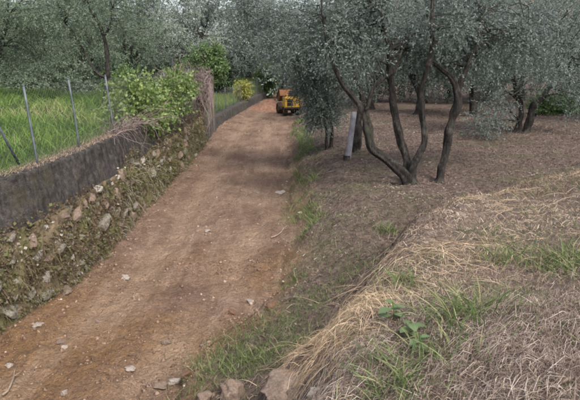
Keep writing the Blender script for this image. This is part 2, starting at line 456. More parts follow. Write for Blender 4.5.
M['soil_red'] = rough_material('red_earth', [(.3, (.16, .085, .056)), (.55, (.25, .14, .095)), (.75, (.32, .20, .14))], 5, 6, .9, .05)

# ------------------------------------------------------------------ ground sheets
def grow(a, b, s0, k):
    out = [a]; 
    while out[-1] < b: out.append(out[-1] + max(s0, k * abs(out[-1] - a)))
    return np.array(out)
ys = np.concatenate([np.arange(-2, 1.5, .12), np.arange(1.5, 9, .045), np.arange(9, 16, .08), np.arange(16, 30, .18), 30 + np.cumsum(.3 * 1.055 ** np.arange(62))])
xi = np.concatenate([np.arange(-6.5, -3.4, .09), np.arange(-3.4, 4.2, .045), np.arange(4.2, 8, .09)])
xo = np.cumsum(.14 * 1.085 ** np.arange(58))
xs = np.concatenate([(-6.5 - xo)[::-1], xi, 8 + xo])
GX, GY = np.meshgrid(xs, ys)
GZ = H(GX, GY)
back = wall_x(GY) - .28 - GX
sdist = GX - edge_x(GY)
bd = brow_d(GX, GY)
m_track = (1 - ss(.05, .42, sdist + .25 * fbm(GX * 2, GY * 2, 71, 3))) * (back < -.02)
m_straw = ss(-.6, -.05, bd + .3 * fbm(GX * 1.5, GY * 1.5, 77, 3)) * (back < 0)
m_grass = (back > -.02).astype(float)
cc = (wall_x(GY) + edge_x(GY)) / 2 + .12 * fbm(GY * .5, GY * 0, 83, 2)
m_rut = sum(np.exp(-((GX - cc - o_) / .24) ** 2) for o_ in (-.55, .68)) * np.clip(.55 + 1.3 * fbm(GX * 2.2, GY * .8, 87, 3), 0, 1)   # wheel-packed pale strips
m_near = ss(9.0, 5.5, GY + 1.2 * fbm(GX * .8, GY * .8, 79, 2))      # the fresh ochre subsoil dug up at this end
reg = np.where(back > -.06, 2, np.where(sdist < 0, 0, 1))
ny, nx = GX.shape
fi = (np.arange(ny - 1)[:, None] * nx + np.arange(nx - 1)[None])
quads = np.stack([fi, fi + 1, fi + nx + 1, fi + nx], -1).reshape(-1, 4)
qreg = reg[:-1, :-1].ravel()
Vall = np.stack([GX, GY, GZ], -1).reshape(-1, 3)
for k, nm in ((0, 'dirt_track'), (1, 'olive_terrace'), (2, 'grass_field')):
    q = quads[qreg == k]
    used = np.unique(q); remap = np.full(len(Vall), -1); remap[used] = np.arange(len(used))
    me = mesh_np(Vall[used], remap[q], M['ground'], {'m_track': m_track.ravel()[used], 'm_straw': m_straw.ravel()[used], 'm_grass': m_grass.ravel()[used], 'm_near': m_near.ravel()[used], 'm_rut': m_rut.ravel()[used]}, True, nm)
    tag(add(nm, me), {'dirt_track': 'freshly dug reddish brown dirt track running up to the dumper', 'olive_terrace': 'sloping brown terrace under the olive trees', 'grass_field': 'green meadow ground behind the wall'}[nm], {'dirt_track': 'track', 'olive_terrace': 'ground', 'grass_field': 'meadow'}[nm], kind='structure')

# ------------------------------------------------------------------ retaining wall
def wall_strip(y0, y1, step, prof, jit, seed):
    """prof: list of (offset away from the track, z); returns V,F. Extruded along the wall line"""
    n = int((y1 - y0) / step) + 1
    yy = np.linspace(y0, y1, n); k = len(prof)
    V = np.zeros((n, k, 3))
    for j, (o, z) in enumerate(prof):
        V[:, j, 0] = wall_x(yy) - o + jit * fbm(yy * 2.1, np.full(n, z * 3.1 + j * .01), seed, 3)
        V[:, j, 1] = yy
        V[:, j, 2] = z + (jit * .5 * fbm(yy * 1.7, np.full(n, j * 7.3), seed + 5, 3) if z > .02 else 0)
    i = np.arange(n - 1)[:, None] * k; j = np.arange(k - 1)[None]
    F = np.stack([i + j, i + k + j, i + k + j + 1, i + j + 1], -1).reshape(-1, 4)
    caps = [np.array([[q for q in range(k)]]), np.array([[(n - 1) * k + k - 1 - q for q in range(k)]])]
    return V.reshape(-1, 3), [F] + caps
wall = empty('retaining_wall', (float(wall_x(10.0)), 10.0, 0), 'long low wall of dark concrete over mossy rubble along the track', 'wall')
def footing_off(z): return -.02 + .06 * (np.clip(z, 0, .88) / .88) ** 1.2
z_f = np.linspace(0, .98, 20)
prof = [(-.06, -.15)] + [(footing_off(z), z) for z in z_f] + [(.45, 1.0), (.45, -.15)]
V, F = wall_strip(1.0, PILLAR_Y - .2, .045, prof, .11, 101)
V[:, 0] += .07 * fbm(V[:, 1] * 7, V[:, 2] * 9, 105, 3) * (V[:, 2] < .97) * (V[:, 2] > -.1)
part('rubble_footing', V, F, M['footing'], wall, smooth=True)
prof = [(.085, .88)] + [(.085 + .008 * k, .88 + .62 * k / 12) for k in range(1, 13)] + [(.18, 1.54), (.25, 1.555), (.43, 1.55), (.51, 1.50), (.51, .88)]
V, F = wall_strip(1.0, PILLAR_Y - .25, .04, prof, .04, 131)
V[:, 0] += .035 * fbm(V[:, 1] * 8, V[:, 2] * 9, 135, 4); V[:, 2] += .02 * fbm(V[:, 1] * 6, V[:, 0] * 6, 137, 3)
low = V[:, 2] < .92; V[low, 2] += .16 * fbm(V[low, 1] * 1.3, V[low, 1] * 0, 139, 4)
part('concrete_band', V, F, M['concrete'], wall, smooth=True)

def rock_mesh(seed, sub=2, flat=.7, rough_=.35, m=None, name='rock', facet=False):
    bm = bmesh.new(); bmesh.ops.create_icosphere(bm, subdivisions=sub, radius=1)
    o = Vector((seed * 3.17, seed * 1.31, seed * 7.7))
    g = random.Random(seed)
    planes = [(Vector((g.gauss(0, 1), g.gauss(0, 1), g.gauss(0, 1))).normalized(), g.uniform(.45, .85)) for _ in range(11)]
    for v in bm.verts:
        c = v.co.copy()
        for n, d in planes:
            e = c.dot(n) - d
            if e > 0: c -= n * e * .96
        c *= 1 + rough_ * .5 * mn.noise(v.co * 1.6 + o) + rough_ * .18 * mn.noise(v.co * 5 + o)
        v.co = Vector((c.x, c.y * .85, c.z * flat))
    me = bpy.data.meshes.new(name); bm.to_mesh(me); bm.free()
    if not facet: me.polygons.foreach_set('use_smooth', np.ones(len(me.polygons), bool))
    if m: me.materials.append(m)
    return me
stone_a = [rock_mesh(200 + k, 2, .75, .5, M['wall_stone'], 'stone', True) for k in range(7)]
stone_c = [rock_mesh(240 + k, 2, .75, .5, M['brown_stone'], 'stone', True) for k in range(5)]
stone_b = [rock_mesh(220 + k, 2, .75, .5, M['wall_stone_pale'], 'stone', True) for k in range(4)]
placed = []
g = random.Random(3); tries = 0
while len(placed) < 290 and tries < 20000:
    tries += 1
    y = 4.6 + (PILLAR_Y - 5.2) * g.random() ** 1.5
    z = g.uniform(.03, .95)
    s = .05 + .14 * g.random() ** 1.6
    if any(abs(y - a) < (s + c) * .85 and abs(z - b) < (s + c) * .55 for a, b, c in placed): continue
    placed.append((y, z, s))
    pale = g.random() < .26 and z > .25
    o = add('stone', g.choice(stone_b if pale else (stone_a + stone_c)), wall)
    if pale: s *= .7
    j = .11 * float(fbm(np.array([y * 2.1]), np.array([z * 3.1]), 101, 3)[0])
    o.location = Vector((float(wall_x(y)) - footing_off(z) + j - s * g.uniform(-.1, .3), y, z)) - Vector(wall.location)
    o.rotation_euler = (g.uniform(-.4, .4), g.uniform(-.5, .5), math.pi / 2 + g.uniform(-.4, .4))
    o.scale = (s * g.uniform(.7, 1.5), s * .8, s * g.uniform(.8, 1.35))
# growth that clings to the rubble
def growth(n, y0, y1, zf, sc=1.0):
    y = y0 + (y1 - y0) * rng.random(n) ** 1.3; zz = rng.random(n) ** .9 * .95
    keep = fbm(y * 1.1, zz * 2.4, 301, 3) + .12 > rng.normal(size=n) * .12
    y, zz = y[keep], zz[keep]
    x = wall_x(y) - footing_off(zz) + .11 * fbm(y * 2.1, zz * 3.1, 101, 3)
    N = len(y); k = 4; t = np.linspace(0, 1, k)[None]
    L = (.05 + .13 * rng.random(N) ** 2)[:, None] * sc
    dx = np.abs(rng.normal(size=(N, 1))) * .5 + .15; dy = rng.normal(size=(N, 1)) * .6
    dz = rng.normal(size=(N, 1)) * .5 + .25
    P = np.stack([x[:, None] - .01 + L * dx * t, y[:, None] + L * dy * t, zz[:, None] + L * (dz * t - .9 * t * t)], -1)
    cv = np.clip(.45 + .9 * fbm(y * .9, zz * 1.5, 311, 2) + .22 * rng.normal(size=N), 0, 1)
    return ribbons(P, .006 + .010 * rng.random(N), cv)
def growth_leaves(n, y0, y1):
    y = y0 + (y1 - y0) * rng.random(n) ** 1.3; zz = rng.random(n) ** 1.2 * .95
    keep = fbm(y * .8, zz * 2.0, 331, 3) > .02
    y, zz = y[keep], zz[keep]
    x = wall_x(y) - footing_off(zz) + .11 * fbm(y * 2.1, zz * 3.1, 101, 3) + .02
    return sprigs(rng, np.stack([x, y, zz], -1), np.full((len(y), 3), .05), 1, .10, 7, .035, .011, .4, .5)
def wall_face_x(y, z): return wall_x(y) - footing_off(z) + .11 * fbm(y * 2.1, np.clip(z, 0, .88) * 3.1, 101, 3) + .02
def flecks(n):
    y = 2.0 + (PILLAR_Y - 2.0) * rng.random(n) ** 1.25; z = rng.random(n) ** .85 * (1.0 + .34 * fbm(y * 1.3, y * 0, 341, 3) + .38 * ss(8, 14, y))
    z = np.clip(z, .0, 1.45); x = np.where(z < .88, wall_face_x(y, z), wall_x(y) - .05) + .02 * rng.random(n)
    P = np.stack([x, y, z], -1)
    d = nrm(rng.normal(size=(n, 3)) * [.5, 1, 1] + [.35, 0, -.25]); w_ = nrm(np.cross(d, rng.normal(size=(n, 3)) + [1.2, 0, 0]))
    L = (.018 + .04 * rng.random(n) ** 2)[:, None]; W_ = L * (.18 + .25 * rng.random(n))[:, None]
    V = np.stack([P, P + d * L * .5 + w_ * W_, P + d * L, P + d * L * .5 - w_ * W_], 1).reshape(-1, 3)
    pat = fbm(y * .8, z * 1.6, 351, 3); fine = fbm(y * 5, z * 6, 353, 2)
    var = np.clip(.42 + .55 * pat + .45 * fine + .2 * rng.normal(size=n), 0, 1)
    return V, np.arange(4 * n).reshape(-1, 4), np.repeat(var, 4)
acc = Acc()
acc.add(*flecks(25000))
acc.add(*growth(13000, 2.0, PILLAR_Y, None)); acc.add(*growth(2500, 3.6, PILLAR_Y, None, 2.2)); 
vv, ff, aa = growth_leaves(4000, 2.0, PILLAR_Y); acc.add(vv, ff, .35 + .6 * aa)
V, F, A = acc.get()
o = part('wall_growth', V, F, M['moss'], wall, {'var': A}); o['kind'] = 'stuff'

# far low wall beyond the pier
fw = empty('low_stone_wall', (float(wall_x(24.0)), 24.0, 0), 'low dark wall beyond the overgrown pier, curving to the dumper', 'wall')
prof = [(-.05, -.15), (0, .1), (.03, .25), (.05, .40), (.08, .47), (.14, .5), (.34, .5), (.4, .45), (.4, -.15)]
V, F = wall_strip(PILLAR_Y + .3, 47, .12, prof, .07, 171)
part('masonry', V, F, M['concrete'], fw, smooth=True)

# overgrown pier
pb = np.array([float(wall_x(PILLAR_Y)) - .25, PILLAR_Y, 0])
pier = empty('gate_pier', pb, 'square masonry pier at the wall end, smothered in dry vines', 'pier')
def box(c, s, bev=.015, rot=None):
    bm = bmesh.new(); bmesh.ops.create_cube(bm, size=1)
    for v in bm.verts: v.co = Vector((v.co.x * s[0], v.co.y * s[1], v.co.z * s[2]))
    if bev: bmesh.ops.bevel(bm, geom=list(bm.edges), offset=bev, segments=2, affect='EDGES', profile=.6)
    for v in bm.verts:
        if rot is not None: v.co = rot @ v.co
        v.co += Vector(c)
    return bm
def bm_obj(name, bm, m, parent=None, smooth=False):
    me = bpy.data.meshes.new(name); bm.to_mesh(me); bm.free()
    if smooth: me.polygons.foreach_set('use_smooth', np.ones(len(me.polygons), bool))
    me.materials.append(m)
    return add(name, me, parent)
bm_obj('shaft', box((0, 0, .93), (.46, .46, 1.98), .03), M['brick_pier'], pier)
bm_obj('cap', box((0, 0, 1.97), (.56, .56, .1), .02), M['brick_pier'], pier)
def tangle(n, gen, rad=(.004, .009), k=8, sides=3):
    acc = Acc()
    for i in range(n):
        P = gen(i); r = rng.uniform(*rad)
        V, F = tube(P, np.linspace(r, r * .4, len(P)), sides, cap=False)
        acc.add(V, F, rng.random())
    return acc
def vine_gen(i):
    a = rng.random() * 6.28; r0 = rng.uniform(.1, .42)
    r0 *= 1.5; top = pb + np.array([math.cos(a) * r0 * 1.1 - .3, math.sin(a) * r0 * .8, 2.06 + .28 * rng.random() - .3 * r0])
    q = [top]; d = np.array([math.cos(a), math.sin(a), .25]) + rng.normal(size=3) * .5
    n = 6 if rng.random() < .55 else 13
    for j in range(n):
        q.append(q[-1] + d * .085); d = d * .75 + rng.normal(size=3) * .6 + np.array([0, 0, -.30])
        q[-1][:2] = pb[:2] + np.clip(q[-1][:2] - pb[:2], [-1.2, -.75], [.5, .65])
        q[-1][2] = max(q[-1][2], .1)
    return np.array(q)
acc = tangle(1300, vine_gen, (.005, .011))
V, F, A = acc.get()
dv = empty('dry_vine', pb + np.array([0, 0, 2.0]), 'mop of dead brown vine stems heaped over the pier', 'dead vine')
part('stems', V, F, M['dry_vine'], dv, {'var': A})
Vt, Ft, At = sprigs(rng, np.array([pb + [-.1, 0, 2.12], pb + [.1, -.25, 1.5], pb + [-.65, -.1, 1.85]]), np.array([[.6, .45, .3], [.3, .3, .75], [.5, .45, .4]]), 380, .16, 7, .035, .009, .9, .5)
part('withered_leaves', Vt, Ft, M['dry_vine'], dv, {'var': At})

# ------------------------------------------------------------------ fences
def fence(label, ys_, h, lean, zoff, xoff, name='wire_fence', brace=None, mesh_y=None):
    y0, y1 = ys_[0], ys_[-1]
    base = np.array([float(wall_x(y0)) - xoff, y0, zoff])
    root = empty(name, base, label, 'fence')
    for y in ys_:
        b = np.array([float(wall_x(y)) - xoff, y, zoff - .06])
        l = lean * rng.uniform(.6, 1.3); hh = h * rng.uniform(.95, 1.05)
        top = b + np.array([-l, rng.normal() * .03, hh + .06])
        V, F = tube(smooth_path([b, (b + top) / 2 + [.01 * rng.normal(), 0, 0], top], 5), .0145, 8)
        p = part('post', V, F, M['metal'], root, smooth=False)
        V, F = tube([top + [0, 0, -.005], top + [0, 0, .012]], .017, 8)
        part('cap', V - np.array(root.location)[None] * 0, F, M['metal'], root)
    if brace is not None:
        V, F = tube(np.array(brace), .016, 7); part('brace', V, F, M['metal'], root)
    acc = Acc()
    ym = np.arange(y0 - .0, y1, .065)
    def pt(y, z): return np.array([float(wall_x(y)) - xoff - .02 - lean * z / h, y, zoff + z])
    for y in ym:
        for sgn in (1, -1):
            ya, yb = y, y + sgn * (h - .08)
            if yb < y0 or yb > y1: 
                yb = min(max(yb, y0), y1)
            zb = .02 + abs(yb - ya)
            if zb < .1: continue
            acc.add(*tube([pt(ya, .02), pt(yb, zb)],   .0008, 3, cap=False))
    for z in (.03, h * .5, h - .05):
        acc.add(*tube([pt(y, z) for y in np.linspace(y0, y1, 24)], .0012, 3, cap=False))
    V, F, A = acc.get()
    part('wire_mesh', V, F, M['wire'], root)
    return root
ya = 6.2
b0 = at_y(20, 166, 6.65); b1 = at_y(-6, 118, 6.25)
fence('thin metal posts and wire mesh standing on the near concrete wall', [4.4, 5.75, 6.72, 8.0, 9.75, 12.0, 14.4, 16.4, 18.4], 1.0, .09, 1.54, .27, brace=[b0, b1])
fence('far wire fence with short posts on the low wall beyond the pier', list(np.arange(20.2, 43, 2.4)), 1.0, .02, .5, .24)

# ------------------------------------------------------------------ olive trees
def limb_path(a, b, g, sag=.12, n=6):
    a = np.asarray(a); b = np.asarray(b); L = np.linalg.norm(b - a)
    mid = (a + b) / 2 + g.normal(size=3) * L * .1 + np.array([0, 0, L * sag])
    return smooth_path([a, mid, b], n)
def tree(name, label, base, stems, blobs, nclump, nsprig, leafmat, cat='tree', group=None, seed=1, leaf=(.055, .0112), slen=.34, m=15,
         clump_r=(.28, .42), droop=.55, barkmat=None, multi=True, loose=False):
    """stems: list of (points, radii); blobs: crown ellipsoids (cx,cy,cz,rx,ry,rz,weight)"""
    g = np.random.default_rng(seed)
    root = empty(name, base, label, cat, group)
    nodes = []
    for i, (P, rr) in enumerate(stems):
        n = max(10, len(P) * 6)
        Q = smooth_path(P, n)
        Q[1:-1] += np.array([mn.noise_vector(Vector(q * 2.2) + Vector((i * 9., seed, 0))) for q in Q[1:-1]]) * .03
        rad = .70 * np.interp(np.linspace(0, 1, n), np.linspace(0, 1, len(rr)), rr)
        rad = rad * (1 + .22 * np.array([mn.noise(Vector((q[2] * 5 + i * 3, seed * 1.7, q[0] * 4))) for q in Q]))
        if np.linalg.norm(Q[0] - np.array(base)) < .35: rad[:4] *= [1.75, 1.4, 1.18, 1.06]
        V, F = tube(Q, rad, 18, .7, seed + i)
        part('trunk' if i == 0 or multi else 'limb', V, F, barkmat or M['bark'], root, smooth=True)
        h0 = n // 3
        nodes.append(np.hstack([Q[h0:], rad[h0:, None]]))
    nodes = np.vstack(nodes)
    B = np.array([b[:6] for b in blobs]); W = np.array([b[6] for b in blobs]); W = W / W.sum()
    bi = g.choice(len(B), nclump, p=W)
    q = nrm(g.normal(size=(nclump, 3))) * (g.random((nclump, 1)) ** .36)
    C = B[bi, :3] + q * B[bi, 3:]
    if nclump > 400:
        pass
    Rr = np.stack([g.uniform(*clump_r, nclump)] * 3, -1) * np.array([1, 1, .8])
    acc = Acc()
    for c in C:
        dd = np.linalg.norm(nodes[:, :3] - c, axis=1) + np.where(nodes[:, 2] > c[2] + .3, .8, 0)
        k = int(np.argmin(dd)); a = nodes[k]
        L = np.linalg.norm(a[:3] - c)
        if L < .15: continue
        r = min(a[3] * .6, .012 + .014 * L)
        P = limb_path(a[:3], c, g)
        acc.add(*tube(P, np.linspace(r, .005, len(P)), 5, cap=False))
    if acc.n:
        V, F, A = acc.get(); part('branches', V, F, barkmat or M['bark'], root, smooth=True)['kind'] = 'stuff'
    V, F, A = sprigs(g, C, Rr, nsprig, slen, m, leaf[0], leaf[1], droop)
    part('crown', V, F, leafmat, root, {'var': A})['kind'] = 'stuff'
    return root
def px(pts, y, dy=None):
    """stem points from photo pixels at depth y (y may vary along the stem)"""
    out = []
    for i, (u, v) in enumerate(pts):
        out.append(at_y(u, v, y + (dy[i] if dy else 0)))
    return out
def copy_tree(o, loc, rz, s, label):
    c = o.copy(); COL.objects.link(c); c.location = loc; c.rotation_euler = (0, 0, rz); c.scale = (s, s, s); c['label'] = label
    for ch in list(o.children):
        d = ch.copy(); COL.objects.link(d); d.parent = c
    return c

# 1 the forked olive in the middle
bp = ground_at(410, 183); Y = bp[1]
stems = [
    ([bp + [.0, .0, -.08]] + px([(402, 172), (384, 158), (371, 148), (368, 130), (364, 112), (352, 96), (340, 82), (333, 60), (327, 38), (322, 15)], Y - .1), [.14, .12, .10, .10, .10, .085, .06, .05, .045, .035, .02]),
    ([bp + [.02, .1, -.06]] + px([(407, 163), (399, 135), (394, 105), (391, 75), (388, 45), (380, 10)], Y + .25), [.13, .11, .10, .09, .08, .06, .03]),
    ([bp + [.05, .0, -.06]] + px([(412, 172), (418, 155), (425, 140), (422, 110), (421, 90), (430, 60), (433, 30), (432, -10)], Y - .05), [.12, .095, .08, .08, .07, .065, .055, .05, .03]),
    (px([(366, 110), (372, 92), (384, 78), (394, 70), (402, 50)], Y - .2), [.05, .045, .04, .035, .02]),
]
def blob(u, v, y, rx, ry, rz, w=1.0):
    return (*at_y(u, v, y), rx, ry, rz, w)
tree('olive_tree', 'forked olive tree with three dark stems rising from one stump', bp, stems,
     [blob(325, 25, Y + .7, 1.0, .7, .8, 1.2), blob(385, 15, Y + 1.1, 1.1, .9, .9, 1.5), blob(440, 15, Y + .9, 1.0, .8, .8, 1.2), blob(345, 60, Y + .5, .5, .5, .35, .4), blob(405, 50, Y + 1.3, .9, .6, .4, .5), blob(385, -38, Y - .1, 1.7, 1.4, .45, .9), blob(345, 30, Y - .3, .7, .3, .5, .28), blob(410, 25, Y - .3, .9, .3, .4, .3), blob(452, 30, Y - .2, .5, .3, .4, .22)],
     76, 30, M['olive'], seed=11, slen=.34)
# 2 leaning one beside it
bp2 = ground_at(437, 182); Y2 = bp2[1]
stems = [([bp2 + [0, 0, -.08]] + px([(440, 172), (446, 152), (449, 132), (456, 112), (457, 95), (452, 78), (440, 68), (431, 62)], Y2), [.13, .10, .09, .10, .10, .08, .06, .05, .03]),
         (px([(456, 108), (460, 85), (468, 65), (478, 40), (485, 10)], Y2 + .05), [.08, .06, .05, .04, .02])]
tree('olive_tree', 'single leaning olive trunk just right of the forked olive', bp2, stems,
     [blob(470, 35, Y2 + .7, .8, .6, .6, 1), blob(500, 20, Y2 + .6, .9, .9, .7, 1), blob(530, 40, Y2 + .8, .7, .8, .6, .8), blob(445, 60, Y2 + .4, .4, .3, .25, .3)],
     44, 30, M['olive'], seed=12, slen=.34)
# 3 dark trunk behind the pale prop
bp3 = ground_at(357, 152); Y3 = bp3[1]
stems = [([bp3 + [0, 0, -.08]] + px([(357, 140), (359, 122), (362, 100), (356, 75), (350, 40)], Y3), [.17, .14, .12, .10, .08, .04]),
         (px([(361, 105), (370, 80), (385, 55)], Y3), [.07, .05, .03])]
tree('olive_tree', 'olive with a thick dark trunk behind the pale leaning prop', bp3, stems,
     [blob(345, 40, Y3, 1.3, 1.2, 1.0, 1), blob(385, 25, Y3 + .5, 1.2, 1.2, 1.0, 1), blob(300, 30, Y3, 1.0, 1.1, .9, 1)],
     50, 28, M['olive'], seed=13)
# 4 young twin-stem olive with low hanging crown
bp4 = ground_at(329, 149); Y4 = bp4[1]
stems = [([bp4 + [-.05, 0, -.06]] + px([(326, 135), (325, 118), (322, 95), (318, 65)], Y4), [.05, .045, .04, .035, .02]),
         ([bp4 + [.06, 0, -.06]] + px([(331, 135), (331, 118), (334, 95), (338, 60)], Y4 + .05), [.06, .055, .05, .04, .02])]
tree('olive_tree', 'young olive with two thin stems and a low crown half hiding the dumper', bp4, stems,
     [blob(311, 90, Y4 - .1, .22, .4, .40, .5), blob(318, 106, Y4 - .1, .30, .4, .40, .6), blob(327, 112, Y4, .36, .5, .35, .5), blob(325, 90, Y4, .5, .6, .6, .9), blob(310, 62, Y4, .62, .7, .45, .9), blob(338, 70, Y4 + .2, .7, .7, .7, .8), blob(312, 35, Y4 + .2, 1.3, 1.0, .9, 1.1), blob(283, 30, Y4, .9, .8, .7, .8), blob(268, 42, Y4 + .6, .5, .6, .5, .6), blob(262, 12, Y4 + .5, .8, .8, .6, .6)],
     118, 26, M['olive'], seed=14, clump_r=(.22, .36))
# 5 right background olive
bp5 = ground_at(522, 133); Y5 = bp5[1]
stems = [([bp5 + [.1, 0, -.1]] + px([(529, 122), (533, 108), (540, 100), (549, 88), (553, 76), (556, 62)], Y5), [.17, .13, .12, .11, .10, .08, .04]),
         ([bp5 + [-.15, .05, -.1]] + px([(519, 125), (521, 112), (516, 92), (512, 65)], Y5 + .1), [.2, .12, .1, .08, .04])]
tree('olive_tree', 'olive with an angled dark trunk at the right behind the mound', bp5, stems,
     [blob(550, 55, Y5, 1.7, 1.4, 1.0, 1.3), blob(500, 65, Y5, 1.3, 1.2, 1.0, 1.1), blob(493, 108, Y5 - .8, .6, .5, .75, .6), blob(575, 90, Y5 - .3, .45, .6, .8, .45), blob(530, 20, Y5, 2.2, 1.6, 1.0, 1.2)],
     95, 26, M['olive'], seed=15)
# 6 slim olive in the meadow
bp6 = ground_at(106, 104); Y6 = bp6[1]
stems = [([bp6 + [0, 0, -.1]] + px([(106, 92), (108, 76), (107, 55), (104, 36), (98, 22), (86, 4)], Y6), [.13, .10, .09, .075, .07, .05, .03]),
         (px([(107, 78), (97, 72), (86, 55), (76, 38), (66, 22), (58, 5)], Y6 - .1), [.06, .055, .05, .045, .035, .02]),
         (px([(104, 36), (110, 25), (112, 8)], Y6 + .1), [.05, .04, .02])]
tree('olive_tree', 'slim dark olive standing alone in the green meadow', bp6, stems,
     [blob(70, 10, Y6, 1.1, 1.2, .7, 1), blob(115, 8, Y6 + .3, 1.1, 1.2, .7, 1), blob(90, -15, Y6, 1.8, 1.6, .7, 1), blob(75, 40, Y6 - .2, .5, .6, .4, .3)],
     44, 26, M['olive_green'], seed=16)
# 7 left edge olive
bp7 = ground_at(-14, 98); Y7 = bp7[1]
stems = [([bp7 + [0, 0, -.1]] + px([(-10, 85), (-4, 65), (2, 40), (10, 15)], Y7), [.15, .12, .11, .09, .04])]
tree('olive_tree', 'bushy olive at the left edge with its crown over the fence', bp7, stems,
     [blob(10, 30, Y7, 1.2, 1.2, 1.0, 1.2), blob(35, 12, Y7, 1.0, 1.1, .8, 1), blob(-30, 40, Y7, 1.3, 1.3, 1.2, 1), blob(22, 58, Y7 - .1, .6, .7, .45, .5)],
     66, 28, M['olive_green'], seed=17)

# more olives of the grove, copied from three grown ones
def proto(seed, leafmat, label, loc):
    g = np.random.default_rng(seed)
    b = np.zeros(3)
    st = [([b + [0, 0, -.15], b + [.08, .03, .6], b + [-.05, .1, 1.2], b + [.3 * g.normal(), .2, 2.0], b + [.6 * g.normal(), .3, 2.9]], [.2, .15, .14, .10, .03]),
          ([b + [.0, .1, 1.0], b + [-.5, -.1, 1.7], b + [-.9, .1, 2.5]], [.1, .08, .03])]
    bl = [(0, 0, 2.9, 1.7, 1.7, 1.1, 1.2), (-.9, .3, 2.4, 1.1, 1.2, .9, .8), (.9, -.3, 2.3, 1.1, 1.1, .9, .8), (0, -.6, 1.9, 1.2, .9, .7, .5), (.2, .2, 3.8, 1.2, 1.2, .7, .6)]
    t = tree('olive_tree', label, (0, 0, 0), st, bl, 85, 15, leafmat, seed=seed, multi=False, leaf=(.065, .016))
    t.location = loc
    return t
def gp(u, y):
    x = (u - CU) / FPX * y * 1.0
    # pixel column -> x at that depth (direction only; the depth is given)
    d = ray(u, 100); x = d[0] / d[1] * y
    return (x, y, Hs(x, y) - .02)
PA = proto(61, M['olive'], 'silvery olive seen between the forked olive and the leaning trunk', gp(418, 22))
PB = proto(62, M['olive_green'], 'greener olive at the back of the meadow, left of the slim olive', gp(42, 27))
PC = proto(63, M['olive_pale'], 'pale silvery olive above the yellow shrub in the distance', gp(236, 46))
for src, u, y, rz, s, lab in [
    (PA, 474, 20.5, 1.2, 1.05, 'olive just right of the leaning trunk, farther back'),
    (PA, 372, 25, 2.2, 1.1, 'distant olive seen between the stems of the forked olive'),
    (PC, 330, 26, .6, 1.1, 'distant olive above the young twin-stemmed olive'),
    (PC, 566, 22, 2.9, 1.15, 'distant olive at the right edge behind the angled trunk'),
    (PC, 520, 28, 4.0, 1.25, 'farthest olive on the right of the grove'),
    (PA, 448, 30, 5.1, 1.25, 'far olive in the gap right of the forked olive'),
    (PB, 132, 30, 2.0, 1.2, 'olive at the back of the meadow behind the vine'),
    (PB, 84, 31, 3.4, 1.2, 'olive at the back of the meadow behind the slim olive'),
    (PB, -5, 25, 5.0, 1.2, 'olive at the far left back of the meadow'),
    (PC, 185, 33, 1.0, 1.3, 'pale silvery olive above the overgrown pier'),
    (PC, 285, 40, 2.4, 1.3, 'pale olive above and behind the dumper'),
    (PA, 640, 17, 2.4, 1.1, 'olive just past the right edge of the grove'),
]:
    copy_tree(src, gp(u, y), rz, s, lab)
def low_olive(seed, label, loc):
    b = np.zeros(3)
    st = [([b + [0, 0, -.1], b + [.1, 0, .7], b + [-.1, .1, 1.6], b + [.2, .1, 2.6]], [.14, .12, .09, .03]), ([b + [.05, 0, .4], b + [.5, .2, 1.2], b + [.8, .1, 2.2]], [.08, .06, .02])]
    bl = [(0, 0, 2.4, 1.8, 1.5, 1.2, 1.2), (-.9, 0, 1.3, 1.2, 1.1, .9, .9), (1.0, .1, 1.2, 1.2, 1.1, .9, .9), (0, 0, 3.6, 1.4, 1.3, .8, .8)]
    t = tree('olive_tree', label, (0, 0, 0), st, bl, 100, 16, M['olive'], seed=seed, multi=False, leaf=(.075, .02), clump_r=(.32, .5))
    t.location = loc
    return t
PD = low_olive(66, 'low bushy olive filling the gap right of the angled trunk', gp(590, 25))
for u, y, rz, s, lab in [
    (490, 26.5, 1.0, 1.1, 'low bushy olive behind the hanging grey shoots at the right'),
    (425, 27.5, 2.3, 1.15, 'low bushy olive far back in the gap right of the middle stem'),
    (365, 29, 4.0, 1.1, 'low bushy olive far behind the thick dark trunk'),
    (308, 33, 5.2, 1.2, 'low bushy olive just behind the dumper'),
    (205, 40, .6, 1.5, 'tall bushy olive at the back above the green bush'),
    (150, 38, 3.3, 1.4, 'tall bushy olive at the back above the evergreen bush'),
    (250, 45, 1.9, 1.6, 'tall bushy olive in the distance above the end of the track'),
    (60, 33, 2.7, 1.2, 'low bushy olive closing the meadow behind the second fence post'),
    (10, 32, 4.4, 1.2, 'low bushy olive closing the meadow at the left'),
    (108, 35, 5.6, 1.3, 'low bushy olive closing the meadow behind the slim olive'),
    (655, 24, 3.0, 1.2, 'low bushy olive beyond the right edge')]:
    copy_tree(PD, gp(u, y), rz, s, lab)

# wood on the slope behind
g = np.random.default_rng(91)
n = 480
uu = g.uniform(-420, 1000, n); yy = g.uniform(38, 62, n)
C = []
for u_, y_ in zip(uu, yy):
    d = ray(u_, 60); x = d[0] / d[1] * y_
    C.append((x, y_, Hs(x, y_) + g.uniform(.4, 8)))
C = np.array(C)
Vw, Fw, Aw = sprigs(g, C, np.stack([g.uniform(1.0, 1.9, n), g.uniform(1.0, 1.8, n), g.uniform(.8, 1.5, n)], -1), 36, .75, 9, .20, .056, .3)
stuff('background_wood', [(Vw, Fw, Aw)], M['olive_pale'], 'grey green wood on the slope behind the grove', 'wood')

